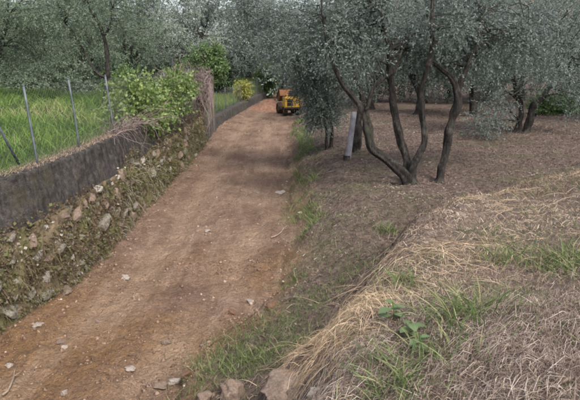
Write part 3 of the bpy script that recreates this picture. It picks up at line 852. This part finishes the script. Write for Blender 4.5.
# shrubs and hedge plants
def shrub(name, label, base, blobs, n, ns, m_, cat='shrub', leaf=(.06, .025), slen=.25, seed=1, clump=(.18, .3), leafy=9, stemmat=None):
    g = np.random.default_rng(seed)
    st = []
    for k in range(4):
        b = blobs[k % len(blobs)]
        top = np.array([b[0], b[1], b[2] + .3 * b[5]]) + g.normal(size=3) * .1
        bb = np.array(base) + [g.normal() * .08, g.normal() * .08, -.05]
        st.append(([bb, (bb + top) / 2 + g.normal(size=3) * .06, top], [.022, .017, .008]))
    return tree(name, label, base, st, blobs, n, ns, m_, cat, seed=seed, leaf=leaf, slen=slen, m=leafy, clump_r=clump, droop=.2, barkmat=stemmat)
def gpt(u, y): return np.array(gp(u, y))
b = gpt(243, 33.5); shrub('shrub', 'small clipped yellow green shrub behind the far fence', b, [(b[0], b[1], b[2] + .5, .34, .3, .38, 1), (b[0] + .08, b[1], b[2] + .85, .32, .28, .2, .5)], 24, 30, M['yellow_leaf'], seed=31, leaf=(.06, .03))
b = gpt(205, 25); shrub('broadleaf_bush', 'leafy mid green bush rising behind the overgrown pier', b, [(b[0], b[1], b[2] + 2.0, .9, .8, .8, 1), (b[0] + .3, b[1] + .3, b[2] + 2.5, .7, .7, .6, .7), (b[0] - .8, b[1], b[2] + 1.6, .8, .7, .7, .6)], 60, 30, M['broad'], seed=32, leaf=(.08, .03))
b = gpt(160, 26); shrub('evergreen_bush', 'dark evergreen bush behind the climbing vine', b, [(b[0], b[1], b[2] + 1.3, 1.1, .9, 1.3, 1), (b[0] + .6, b[1] + .4, b[2] + 1.0, .8, .8, 1.0, .6)], 60, 30, M['dark_leaf'], seed=33, leaf=(.08, .03))
b = gpt(222, 36); shrub('evergreen_bush', 'dark evergreen bush left of the yellow shrub', b, [(b[0], b[1], b[2] + 1.3, .8, .8, 1.2, 1)], 40, 28, M['dark_leaf'], seed=34, leaf=(.09, .035))
b = gpt(268, 43); shrub('broadleaf_bush', 'green bush behind the far fence, left of the dumper', b, [(b[0], b[1], b[2] + 1.2, 1.0, .9, 1.1, 1)], 44, 28, M['broad'], seed=35, leaf=(.09, .035))
b = gpt(556, 20); shrub('low_bush', 'low green bush on the ground right of the angled trunk', b, [(b[0], b[1], b[2] + .25, .9, .5, .3, 1), (b[0] + .9, b[1] + .3, b[2] + .3, .7, .5, .35, .7)], 36, 26, M['broad'], seed=36, leaf=(.07, .028))
b = gpt(20, 24); shrub('broadleaf_bush', 'shadowy green bush at the meadow edge near the left border', b, [(b[0], b[1], b[2] + .8, 1.6, .9, .9, 1), (b[0] + 2.0, b[1] + .6, b[2] + .8, 1.3, .8, .8, .8)], 60, 28, M['olive_green'], seed=37, leaf=(.08, .028))
b = gpt(122, 27); shrub('broadleaf_bush', 'hazy green bush behind the slim meadow olive', b, [(b[0], b[1], b[2] + .9, 1.3, .9, .9, 1)], 40, 28, M['broad'], seed=38, leaf=(.08, .028))

# climbing vine on the wall
vb = at_y(150, 122, 12.5); vb[2] = 1.45
blobs = [blob(133, 92, 11.5, .35, .5, .30, .9), blob(152, 95, 12.8, .45, .6, .42, 1.2), blob(172, 92, 14.2, .42, .7, .45, 1.0), blob(125, 108, 11.0, .25, .4, .25, .5), blob(163, 112, 13.2, .4, .5, .22, .6), blob(148, 118, 12.0, .3, .6, .15, .5), blob(185, 82, 15.5, .3, .5, .25, .4)]
shrub('climbing_vine', 'bright yellow green climbing vine sprawling over the fence and wall', vb, blobs, 96, 15, M['vine_leaf'], 'vine', leaf=(.064, .026), slen=.26, seed=41, clump=(.15, .28), leafy=8, stemmat=M['twig'])
# dead bramble below it
db = at_y(122, 135, 10.4); db[2] = 1.5
def bram(i):
    y = rng.uniform(9.3, 13.5); a = rng.random() * 6.28
    p = np.array([float(wall_x(y)) - .27 + rng.normal() * .08, y, 1.55 + .05 * rng.random()]); q = [p]
    d = np.array([rng.normal() * .4 + .25, rng.normal() * .6, rng.uniform(.2, 1.1)])
    for j in range(rng.integers(5, 11)):
        q.append(q[-1] + d * .075); d = d * .85 + rng.normal(size=3) * .28 + np.array([.05, 0, -.16])
        if q[-1][0] < float(wall_x(q[-1][1])) - .12: q[-1][2] = max(q[-1][2], 1.55)
    return np.array(q)
V, F, A = tangle(330, bram, (.003, .007)).get()
br = empty('dead_bramble', db, 'tangle of dead brown bramble stems on the wall below the vine', 'dead vine')
part('stems', V, F, M['dry_vine'], br, {'var': A})

# ------------------------------------------------------------------ dumper
dp = at_z(291, 114.5, 0.02); dp[2] = Hs(dp[0], dp[1]) - .02
def pm(name, color, rough, metal=0, dirt=.5):
    m, t, b = mat(name, rough)
    n = noise(t, 5, 6, .7, coords(t))
    c = mix(t, mathn(t, 'MULTIPLY', ramp(t, n, [(.42, (0, 0, 0)), (.66, (1, 1, 1))]), dirt), color, (.20, .115, .07))
    t.links.new(c, b.inputs['Base Color']); b.inputs['Metallic'].default_value = metal
    return m
YEL = pm('yellow_paint', (.62, .36, .045), .5); RUST = pm('worn_orange_paint', (.15, .062, .024), .7, 0, .6)
BLK = pm('black_rubber', (.015, .015, .016), .8, 0, .5); DRK = pm('dark_metal', (.03, .03, .032), .6, 0, .3)
du = empty('site_dumper', dp, 'small yellow dumper with its skip raised at the end of the track', 'dumper', rz=R(14)); du.scale = (.85, .85, .85)
bm_obj('chassis', box((0, .45, .42), (.62, 1.75, .16), .02), DRK, du)
bm = box((0, -.18, .80), (1.02, .72, .68), .07); bm_obj('engine_cover', bm, YEL, du)
ec = du.children[-1]
for zz in (.71, .93):
    gr = bm_obj('grille', box((-.2, -.545, zz), (.36, .03, .19), .006), DRK, du)
    for k in range(5): bm_obj('slat', box((-.2, -.566, zz - .076 + k * .038), (.34, .016, .010), .002), BLK, gr)
for x in (-.42, .42):
    l = bm_obj('rear_light', box((x, -.545, 1.02), (.09, .03, .06), .008), RUST, du)
bm_obj('rear_bumper', box((0, -.58, .50), (1.0, .08, .1), .015), DRK, du)
bm_obj('seat', box((.1, .22, 1.16), (.42, .4, .1), .03), DRK, du)
bm_obj('seat_back', box((.1, .02, 1.34), (.42, .08, .32), .03), DRK, du)
bm_obj('console', box((.1, .62, .95), (.5, .14, .55), .03), YEL, du)
th = np.linspace(0, 2 * math.pi, 17)
V, F = tube([(.1 + .16 * math.cos(a), .54 + .05 * math.sin(a), 1.32 + .15 * math.sin(a)) for a in th], .014, 6, cap=False)
add('steering_wheel', mesh_np(V, F, BLK, name='steering_wheel'), du)
# skip, tipped forward
bm = bmesh.new()
pr = [(-.38, 0), (.22, 0), (.5, .3), (.42, .46), (-.42, .46)]      # side outline (y, z)
def ring(x, inset): return [bm.verts.new((x, y * (1 - inset), z + inset * .3)) for y, z in pr]
a, b2 = ring(-.40, 0), ring(.40, 0)
for i in range(5):
    j = (i + 1) % 5
    if i == 3: continue                                          # open top
    bm.faces.new((a[i], a[j], b2[j], b2[i]))
bm.faces.new(a[::-1]); bm.faces.new(b2)
bmesh.ops.recalc_face_normals(bm, faces=bm.faces)
bmesh.ops.solidify(bm, geom=list(bm.faces), thickness=.03)
rot = Matrix.Rotation(R(-38), 3, 'X')
for v in bm.verts: v.co = rot @ v.co + Vector((-.12, 1.0, .92))
sk = bm_obj('skip', bm, RUST, du)
V, F = tube([rot @ Vector((x, y, z)) + Vector((-.12, 1.0, .92)) for x, y, z in [(-.42, .42, .47), (-.42, -.43, .47), (.42, -.43, .47), (.42, .42, .47)]], .032, 6)
add('rim', mesh_np(V, F, DRK, name='rim'), sk)
V, F = tube([(0, .6, .5), (-.1, 1.0, .8)], .04, 8); add('tipping_ram', mesh_np(V, F, DRK, name='tipping_ram'), du)
def wheel(x, y, r, wd):
    bm = bmesh.new(); n = 20; prof = [(r * .55, -.5), (r * .9, -.5), (r, -.36), (r, .36), (r * .9, .5), (r * .55, .5)]
    rows = [[bm.verts.new((wd * o, rr_ * math.cos(2 * math.pi * k / n) * (1 + .03 * (k % 2) * (abs(o) < .4)), rr_ * math.sin(2 * math.pi * k / n) * (1 + .03 * (k % 2) * (abs(o) < .4)))) for k in range(n)] for rr_, o in prof]
    for p, q in zip(rows[:-1], rows[1:]):
        for k in range(n): bm.faces.new((p[k], p[(k + 1) % n], q[(k + 1) % n], q[k]))
    W = bpy.data.objects.new('wheel', None)
    me = bpy.data.meshes.new('wheel'); bm.to_mesh(me); bm.free(); me.materials.append(BLK)
    W = add('wheel', me, du, (x, y, r))
    bm = bmesh.new(); bmesh.ops.create_cone(bm, segments=16, radius1=r * .56, radius2=r * .5, depth=wd * .6, cap_ends=True, matrix=Matrix.Rotation(R(90), 4, 'Y'))
    bm_obj('rim', bm, YEL, W)
for x in (-.42, .42): wheel(x, -.15, .29, .24); wheel(x * 1.1, 1.15, .36, .3)
# red earth beside it
hp = at_z(270, 108, 0); hp[2] = 0
gx_, gy_ = np.meshgrid(np.linspace(-1.5, 1.5, 61), np.linspace(-2.6, 2.6, 81))
hh = .62 * np.exp(-((gx_ / .62) ** 2 + (gy_ / 1.25) ** 2) ** .8)
hh = hh * (1 + .35 * fbm(gx_ * 3, gy_ * 3, 601, 4)) + .06 * fbm(gx_ * 8, gy_ * 8, 603, 3) * np.clip(hh * 5, 0, 1)
gz_ = H(gx_ + hp[0], gy_ + hp[1]) - .05 + hh
q = np.arange(80)[:, None] * 61 + np.arange(60)[None]
me = mesh_np(np.stack([gx_, gy_, gz_], -1).reshape(-1, 3), np.stack([q, q + 1, q + 62, q + 61], -1).reshape(-1, 4), M['soil_red'], None, True, 'soil_heap')
tag(add('soil_heap', me, None, hp), 'heap of red dug earth between the far wall and the dumper', 'soil heap')

# ------------------------------------------------------------------ pale prop
pp = ground_at(347, 160)
tp = at_y(354, 112, pp[1] + .15)
V, F = tube(smooth_path([pp + [0, 0, -.1], (pp + tp) / 2 + [.01, 0, 0], tp], 8), np.linspace(.075, .06, 8), 9, .12, 5)
pr_ = empty('leaning_prop', pp, 'pale grey leaning wooden post beside the thick dark trunk', 'post')
part('shaft', V, F, M['pale_wood'], pr_, smooth=True)
V, F = tube([pp + [-.008, 0, -.1], pp + [-.005, 0, .1]], .084, 9, .1, 3); part('dark_foot', V, F, M['bark'], pr_)  # short bark-coloured sleeve round the post foot, darker than the shaft

# ------------------------------------------------------------------ rocks
def rock(u, v, wpx, hpx, m_, label, seed, flat=.6, name='rock', cat='rock', sub=3, rz=None, group=None):
    p = ground_at(u, v); dist = np.linalg.norm(p - EYE); w_ = wpx / FPX * dist * .5
    me = rock_mesh(seed, sub + 1, flat, .75, m_, name)
    o = add(name, me, None, (p[0], p[1], p[2] + w_ * flat * (.25 if cat != 'clod' else .1))); o.scale = (w_, w_, w_ * max(.6, min(1.3, hpx / wpx * 1.6)))
    o.rotation_euler = (random.uniform(-.15, .15), random.uniform(-.15, .15), random.uniform(0, 6.28) if rz is None else rz)
    tag(o, label, cat, group); return o
PS, BS, CL = M['pale_stone'], M['brown_stone'], M['clod']
rock(290, 391, 62, 24, BS, 'largest flat brown rock at the bottom edge of the bank', 401, .55, rz=.35)
rock(231, 397, 32, 20, BS, 'pinkish brown rock left of the largest flat rock', 402, .75, rz=.2)
rock(206, 400, 20, 14, BS, 'low brown rock at the bottom, leftmost beside the grass', 403, .6)
rock(297, 397, 20, 14, BS, 'small reddish rock in front of the largest flat rock', 404, .8)
rock(317, 398, 22, 14, PS, 'pale rock at the bottom right of the largest flat rock', 405, .7)
rock(187, 376, 17, 13, CL, 'dark red brown clod at the track edge beside a white chip', 406, .8, 'earth_clod', 'clod')
rock(174, 382, 13, 9, PS, 'white stone chip beside the dark clod at the track edge', 407, .5)
rock(232, 313, 13, 7, CL, 'dark flattened clod on the track left of the grassy bank', 408, .6, 'earth_clod', 'clod')
rock(272, 308, 14, 9, CL, 'rounded brown clod where the track meets the grassy bank', 409, .8, 'earth_clod', 'clod')
rock(250, 302, 9, 6, PS, 'pale pinkish stone above the dark flattened clod', 410, .6)
rock(125, 279, 10, 8, PS, 'pale angular stone near the wall foot', 411, .8)
rock(117, 284, 8, 6, BS, 'brown stone touching the wall foot beside a pale angular stone', 412, .7)
rock(38, 326, 11, 6, PS, 'pale oval stone lying by the wall foot at the left', 413, .5)
rock(60, 315, 10, 6, CL, 'grey brown clod by the wall foot', 414, .7, 'earth_clod', 'clod')
rock(61, 342, 12, 6, BS, 'pinkish flat stone on the track near the left', 415, .5)
rock(64, 348, 8, 6, PS, 'white chip touching the pinkish flat stone', 416, .6)
rock(10, 366, 10, 5, PS, 'whitish flat stone at the left edge beside the stick', 417, .5)
rock(65, 393, 8, 6, PS, 'white chip at the bottom left of the track', 418, .7)
rock(131, 369, 14, 6, PS, 'pale flat stone in the middle of the near track', 419, .45, rz=.8)
rock(208, 231, 8, 4, PS, 'pale flat stone in the middle of the far track', 420, .5)
rock(258, 193, 5, 3, PS, 'tiny white stone on the distant track', 421, .6)
rock(281, 193, 10, 4, PS, 'whitish flat stone at the right track edge', 422, .5, rz=.1)
rock(300, 214, 7, 5, PS, 'pale stone in the bank grass above the track stick', 423, .7)
rock(165, 343, 10, 6, BS, 'brown stone half sunk in the middle of the near track', 424, .6)
rock(205, 345, 9, 6, BS, 'rounded brown stone near the bank grass', 425, .7)
rock(160, 387, 15, 8, BS, 'brown stone left of the white chip and clod', 426, .6)
rock(98, 322, 9, 5, BS, 'dull brown stone on the left wheel rut', 427, .6)
M['hollow_earth'] = rough_material('dark_hollow_earth', [(.3, (.035, .025, .022)), (.6, (.085, .062, .055)), (.75, (.13, .10, .085))], 9, 6, .9, .03)  # dark earth, with the shade of a hollow in the bank put into its colour
rock(322, 350, 34, 10, M['hollow_earth'], 'dark earth lump standing for the shaded hollow left of the pale straw', 430, .45, 'earth_clod', 'clod', 4, .5)
def stick(u0, v0, u1, v1, r, label, bend=.03):
    a, b = ground_at(u0, v0), ground_at(u1, v1)
    t = np.linspace(0, 1, 9)[:, None]
    P = a * (1 - t) + b * t; P[:, 2] = H(P[:, 0], P[:, 1]) + r * .8 + .012
    P[:, 0] += bend * np.sin(t[:, 0] * 5) ; P[:, 2] = np.maximum(P[:, 2], np.interp(t[:, 0], [0, 1], [P[0, 2], P[-1, 2]]) - .01)
    o = empty('stick', a, label, 'stick')
    V, F = tube(P, np.linspace(r, r * .5, 9), 6, .2, 3); part('stem', V, F, M['twig'], o, smooth=True)
    k = 5; d = nrm(P[6] - P[4]); side = np.array([d[1], -d[0], .1])
    V, F = tube([P[k], P[k] + d * .06 + side * .05, P[k] + d * .13 + side * .08], np.array([r * .5, r * .4, r * .2]), 5); part('side_twig', V, F, M['twig'], o)
stick(3, 397, 20, 368, .012, 'thin pale stick lying at the bottom left corner')
stick(271, 239, 289, 227, .013, 'thin dark stick lying on the track below the grassy edge')
stick(556, 387, 580, 380, .014, 'thick pale stalk in the straw at the bottom right corner')

# clods strewn on the track
def clods(n, xf, yf, size):
    y = yf; x = xf; N = len(x)
    B = np.array([[1, 0, 0], [-1, 0, 0], [0, 1, 0], [0, -1, 0], [0, 0, 1], [0, 0, -1]], float)
    Fo = np.array([[0, 2, 4], [2, 1, 4], [1, 3, 4], [3, 0, 4], [2, 0, 5], [1, 2, 5], [3, 1, 5], [0, 3, 5]])
    D = B[None] * (.6 + .7 * rng.random((N, 6, 1))) + rng.normal(size=(N, 6, 3)) * .18
    a = rng.random(N) * 6.28; ca, sa = np.cos(a)[:, None], np.sin(a)[:, None]
    X = D[..., 0] * ca - D[..., 1] * sa; Y_ = D[..., 0] * sa + D[..., 1] * ca
    V = np.stack([X, Y_, D[..., 2] * .7], -1) * size[:, None, None] + np.stack([x, y, H(x, y) + size * .05], -1)[:, None]
    F = (Fo[None] + (np.arange(N) * 6)[:, None, None]).reshape(-1, 3)
    return V.reshape(-1, 3), F, np.repeat(rng.random(N), 6)
n = 11500
y = 2.5 + 26 * rng.random(n) ** 1.9
fr = rng.random(n); fr = np.where(rng.random(n) < .35, np.where(rng.random(n) < .6, fr * .14, 1 - fr * .12), fr)
x = wall_x(y) + (edge_x(y) - wall_x(y)) * fr
size = .004 + .026 * rng.random(n) ** 9 * (1 + y * .02)
M['clods'] = ramp_material('loose_clods', [(0, (.10, .060, .042)), (.5, (.21, .142, .102)), (.9, (.28, .20, .15)), (.985, (.34, .26, .205)), (1, (.5, .44, .38))], .95)
extra = []
for u0, v0, u1, v1, m_n, spread in [(170, 266, 262, 262, 420, .10), (195, 272, 255, 268, 260, .12), (20, 345, 70, 330, 160, .2), (110, 300, 140, 275, 160, .15), (150, 385, 200, 370, 260, .14), (225, 318, 275, 306, 200, .1), (60, 372, 190, 330, 300, .25), (95, 268, 70, 300, 260, .12), (150, 210, 110, 255, 300, .12), (90, 395, 160, 350, 260, .3)]:
    a_, b_2 = ground_at(u0, v0), ground_at(u1, v1); tt = rng.random(m_n)
    ex_ = a_[0] + (b_2[0] - a_[0]) * tt + spread * rng.normal(size=m_n); ey_ = a_[1] + (b_2[1] - a_[1]) * tt + spread * rng.normal(size=m_n)
    V_, F_, A_ = clods(m_n, ex_, ey_, .005 + .018 * rng.random(m_n) ** 2.5); extra.append((V_, F_, A_ * .6))
stuff('loose_clods', extra + [clods(n, x, y, size)], M['clods'], 'loose crumbs of earth and gravel strewn over the track', 'gravel')

# ------------------------------------------------------------------ grasses and litter
def sample(n, x0, x1, y0, y1, pw=1.0):
    return x0 + (x1 - x0) * rng.random(n), y0 + (y1 - y0) * rng.random(n) ** pw
# meadow
x, y = sample(74000, -18, -2.6, 1.5, 28, 1.15)
bk = wall_x(y) - .40 - x
k = (bk > 0) & (fbm(x * .7, y * .7, 501, 2) > -.35); x, y, bk = x[k], y[k], bk[k]
cv = np.clip(.46 + .85 * fbm(x * .7, y * .7, 503, 4) + .16 * rng.normal(size=len(x)), 0, 1)
p1 = upright(x, y, (.11 + .24 * rng.random(len(x))) * (.75 + .8 * np.clip(fbm(x * 1.1, y * 1.1, 505, 2) + .3, 0, 1)), .006 + .007 * rng.random(len(x)) + .0005 * y, lean=.6, bend=.7, k=3, var=cv)
x, y = sample(16000, -5.2, -2.6, 19.8, 44); k = (wall_x(y) - .45 - x) > 0; x, y = x[k], y[k]
p2 = upright(x, y, .14 + .2 * rng.random(len(x)), np.full(len(x), .02), var=np.clip(.75 + .2 * rng.normal(size=len(x)), 0, 1))
stuff('meadow_grass', [p1, p2], M['grass'], 'fresh green grass of the meadow behind the fence', 'grass')
# wall-top fringe
n = 5600; y = rng.uniform(2, PILLAR_Y, n); x = wall_x(y) - .36 - .14 * rng.random(n)
p = upright(x, y, .06 + .12 * rng.random(n), .004 + .005 * rng.random(n), lean=.6, off=.04)
n = 7500; y = rng.uniform(2, PILLAR_Y, n); a = rng.random(n) * 6.28; L = .03 + .09 * rng.random(n) ** 2
x0 = wall_x(y) - .17 - .28 * rng.random(n); t = np.linspace(0, 1, 3)[None]
P = np.stack([x0[:, None] + (np.cos(a) * L * .6)[:, None] * t, y[:, None] + (np.sin(a) * L)[:, None] * t, 1.565 + .015 * rng.random((n, 1)) + .02 * np.sin(t * 3.1) - .12 * np.clip(x0[:, None] + (np.cos(a) * L * .6)[:, None] * t - wall_x(y)[:, None] + .2, 0, 1)], -1)
p_top = ribbons(P, .003 + .004 * rng.random(n), .3 + .5 * rng.random(n))
stuff('dry_wall_edging', [p_top], M['straw'], 'pale dry stalks and crumbs along the concrete wall top', 'straw')
stuff('wall_top_grass', [p], M['bank_grass'], 'thin fringe of grass along the back of the concrete wall top', 'grass')
# straw over the mound
n = 118000
x, y = sample(n, -1.6, 8.5, 1.4, 12.5, 1.35); d = brow_d(x, y)
k = (d > -.32 + .28 * rng.normal(size=n)) & (x - edge_x(y) > .35); x, y, d = x[k], y[k], d[k]
gx, gy = normal_xy(x, y)
ang = np.where(rng.random(len(x)) < .45, np.arctan2(-gy, -gx), rng.random(len(x)) * 6.28) + .5 * rng.normal(size=len(x))
cv = np.clip(.50 + .55 * fbm(x * 1.6, y * 1.6, 511, 3) + .25 * rng.normal(size=len(x)), 0, 1)
p1 = draped(x, y, ang,   .02 + .14 * rng.random(len(x)) ** 2.5, .002 + .003 * rng.random(len(x)) + .0003 * y, 3, .016, .16, var=cv)
# heap in the lower right: matted stalks
n = 44000; x = 1.6 + .95 * rng.normal(size=n); y = 2.6 + .75 * rng.normal(size=n)
k = (y > 1.3); x, y = x[k], y[k]
p2 = draped(x, y, rng.normal(size=len(x)) * .7 + .4 + math.pi * (rng.random(len(x)) < .5),   .025 + .20 * rng.random(len(x)) ** 2.4, .0018 + .0024 * rng.random(len(x)), 3, .022, .15, var=np.clip(.5 + .36 * rng.normal(size=len(x)), 0, 1))
M['heap'] = ramp_material('grey_prunings', [(0, (.070, .048, .040)), (.35, (.195, .145, .120)), (.7, (.33, .26, .22)), (1, (.52, .45, .39))], .8, .1)
stuff('straw_heap', [p2], M['heap'], 'greyish heap of matted dead stalks in the lower right corner', 'straw heap')
stuff('straw_litter', [p1], M['straw'], 'matted dry straw and stalks covering the mound', 'straw')
# long pale straw hanging over the brow
n = 3000; t = rng.random(n) ** .8
yy = 3.6 + 5.4 * t; xb = np.interp(yy, BROW[:, 1], BROW[:, 0])
x = xb + .38 + .45 * rng.normal(size=n); y = yy + .1 * rng.normal(size=n)
k = fbm(x * 1.4, y * 1.4, 521, 2) > .0; x, y = x[k], y[k]
gx, gy = normal_xy(x, y)
p = draped(x, y, np.arctan2(-gy, -gx - .25) + .85 * rng.normal(size=len(x)), .12 + .40 * rng.random(len(x)) ** 1.4, .002 + .0026 * rng.random(len(x)), 6, .022, .18)
n = 1800; pc = ground_at(345, 325); x = pc[0] + .2 * rng.normal(size=n); y = pc[1] + .3 * rng.normal(size=n)
gx, gy = normal_xy(x, y)
p_ = draped(x, y, np.arctan2(-gy, -gx) + .8 * rng.normal(size=n), .08 + .30 * rng.random(n) ** 1.5, .002 + .0028 * rng.random(n), 5, .035, .3)
stuff('hanging_straw', [p, p_], M['straw_bright'], 'long pale straw hanging over the edge of the mound', 'straw')
# leaf litter and prunings on the terrace and the bank
n = 76000
x, y = sample(n, -1.2, 13, 3.4, 24, 1.25); s = x - edge_x(y); d = brow_d(x, y)
k = (s > .1 + .2 * rng.random(n)) & (d < .3); x, y = x[k], y[k]
p1 = draped(x, y, rng.random(len(x)) * 6.28, .02 + .035 * rng.random(len(x)), .006 + .008 * rng.random(len(x)) + .0004 * y, 3, .008, .6, .004, var=np.clip(.34 + .9 * fbm(x * 1.1, y * 1.1, 531, 4) + .25 * rng.normal(size=len(x)), 0, 1))
n2 = 3500; i = rng.integers(0, len(x), n2)
p2 = draped(x[i], y[i], rng.random(n2) * 6.28,   .08 + .2 * rng.random(n2), .002 + .003 * rng.random(n2), 5, .02, .5, .008, var=.5 + .5 * rng.random(n2))
stuff('leaf_litter', [p1, p2], M['litter'], 'brown fallen leaves and prunings on the terrace under the olives', 'leaf litter')
# patchy bank grass
def patch(u, v, r, n, hmin=.05, hmax=.16, sy=1.0):
    p = ground_at(u, v)
    x = p[0] + r * rng.normal(size=n) * .5; y = p[1] + r * sy * rng.normal(size=n) * .5
    return upright(x, y, hmin + (hmax - hmin) * rng.random(n) ** 1.5, .003 + .004 * rng.random(n), lean=.7, bend=.7, k=3)
parts = [patch(*a) for a in [(300, 185, .5, 900, .05, .16, 3), (303, 215, .4, 700, .05, .16, 1.5), (255, 335, .5, 620, .04, .14), (232, 355, .5, 700, .05, .16), (282, 322, .35, 450, .04, .12), (210, 375, .35, 480, .05, .15), (250, 362, .3, 600, .05, .16), (300, 345, .3, 500, .04, .12), (345, 190, .7, 500, .03, .09), (330, 240, .5, 350, .03, .09), (340, 280, .4, 350, .03, .1), (370, 170, .9, 500, .03, .08), (480, 165, 1.2, 600, .03, .09), (300, 260, .4, 300, .03, .1), (345, 150, .8, 400, .03, .08), (420, 200, .6, 400, .04, .12), (320, 225, .6, 700, .03, .10), (345, 255, .5, 600, .03, .1), (315, 300, .35, 600, .03, .11), (295, 280, .3, 350, .03, .1), (360, 215, .5, 400, .03, .09), (375, 365, .25, 400, .04, .13), (440, 260, .4, 350, .04, .1), (500, 240, .5, 450, .04, .12), (530, 215, .5, 400, .04, .1), (470, 200, .5, 350, .03, .09), (300, 160, .6, 700, .04, .14, 2.5), (298, 205, .35, 500, .05, .18, 2.0)]]
n = 22000; x, y = sample(n, -.6, 7, 2.0, 11, 1.2); d = brow_d(x, y); k = (d > -.9) & (fbm(x * 1.3, y * 1.3, 541, 3) > .10) & (x - edge_x(y) > .2); x, y = x[k], y[k]
parts.append(upright(x, y, .05 + .12 * rng.random(len(x)), .003 + .004 * rng.random(len(x)), lean=.7, bend=.7))
n = 15000; y = 6.5 + 17 * rng.random(n); s_ = .12 + .55 * rng.random(n) ** 1.5; x = edge_x(y) + s_
k = fbm(y * .8, s_ * 2.5, 551, 3) > .17; x, y = x[k], y[k]
parts.append(upright(x, y, .05 + .15 * rng.random(len(x)) ** 1.5, .004 + .004 * rng.random(len(x)) + .0002 * y, lean=.7, bend=.7))
stuff('bank_grass', parts, M['bank_grass'], 'short patchy green grass along the bank and the mound', 'grass')

# tufts and seedlings that stand out
def tuft(u, v, n, r, h, label, m_=None, w_=.010):
    n = int(n * .5)
    p = ground_at(u, v); root = empty('grass_tuft', (p[0], p[1], p[2]), label, 'grass tuft')
    x = p[0] + r * rng.normal(size=n) * .45; y = p[1] + r * rng.normal(size=n) * .45
    V, F, A = upright(x, y, h * (.5 + .6 * rng.random(n)), w_ * (.6 + .6 * rng.random(n)), lean=.6, bend=.9, k=6)
    part('blades', V, F, m_ or M['bank_grass'], root, {'var': A})['kind'] = 'stuff'
tuft(458, 322, 420, .30, .34, 'tall green grass tuft in the middle of the straw mound')
tuft(568, 262, 700, .45, .24, 'bright green grass clump at the right edge above the straw heap')
tuft(390, 398, 260, .2, .22, 'green grass tuft at the bottom below the pale hanging straw')
tuft(402, 284, 200, .16, .22, 'small green tuft on the brow of the mound')
tuft(388, 231, 260, .22, .2, 'green weed tuft in the hollow below the forked olive')
tuft(545, 178, 130, .3, .12, 'thin green tuft near the top of the mound at the right')
tuft(430, 360, 300, .28, .24, 'green tuft between the seedlings and the straw heap')
tuft(500, 262, 240, .25, .2, 'green tuft on the middle of the mound, left of the bright clump')
tuft(20, 305, 200, .22, .22, 'green weed clump at the wall foot on the left')
def seedling(u, v, n, size, label, seed):
    g = np.random.default_rng(seed); p = ground_at(u, v)
    root = empty('leafy_seedling', p, label, 'seedling')
    h = size * 2.0
    V, F = tube([p + [0, 0, -.02], p + [.01, 0, h * .5], p + [.0, .01, h]], .004, 5); part('stem', V, F, M['grass'], root, {'var': np.full(len(V), .3)})
    for k in range(n):
        a = k * 2.4 + g.random(); z = h * (.35 + .65 * k / n); d = np.array([math.cos(a), math.sin(a), .25]); s_ = np.array([-d[1], d[0], 0])
        b = p + [0, 0, z]; L = size * g.uniform(.8, 1.3)
        t = np.linspace(0, 1, 5)
        rows = []
        for q in t:
            wq = .36 * L * math.sin(math.pi * min(1, q * .9 + .08)) ** .8
            c = b + d * L * (q + .15) + np.array([0, 0, -.35 * L * q * q])
            rows += [c - s_ * wq + [0, 0, .12 * wq], c, c + s_ * wq + [0, 0, .12 * wq]]
        F = np.array([[3 * i + j, 3 * i + j + 1, 3 * i + j + 4, 3 * i + j + 3] for i in range(4) for j in range(2)])
        part('leaf', np.array(rows), F, M['broad'], root, {'var': np.full(15, .55 + .4 * g.random())}, True)
seedling(392, 326, 7, .085, 'broad leaved seedling standing in the pale straw', 1)
seedling(410, 342, 8, .07, 'blue green seedling just below the broad leaved one', 2)
seedling(419, 356, 6, .065, 'lowest seedling left of the tall grass tuft', 3)
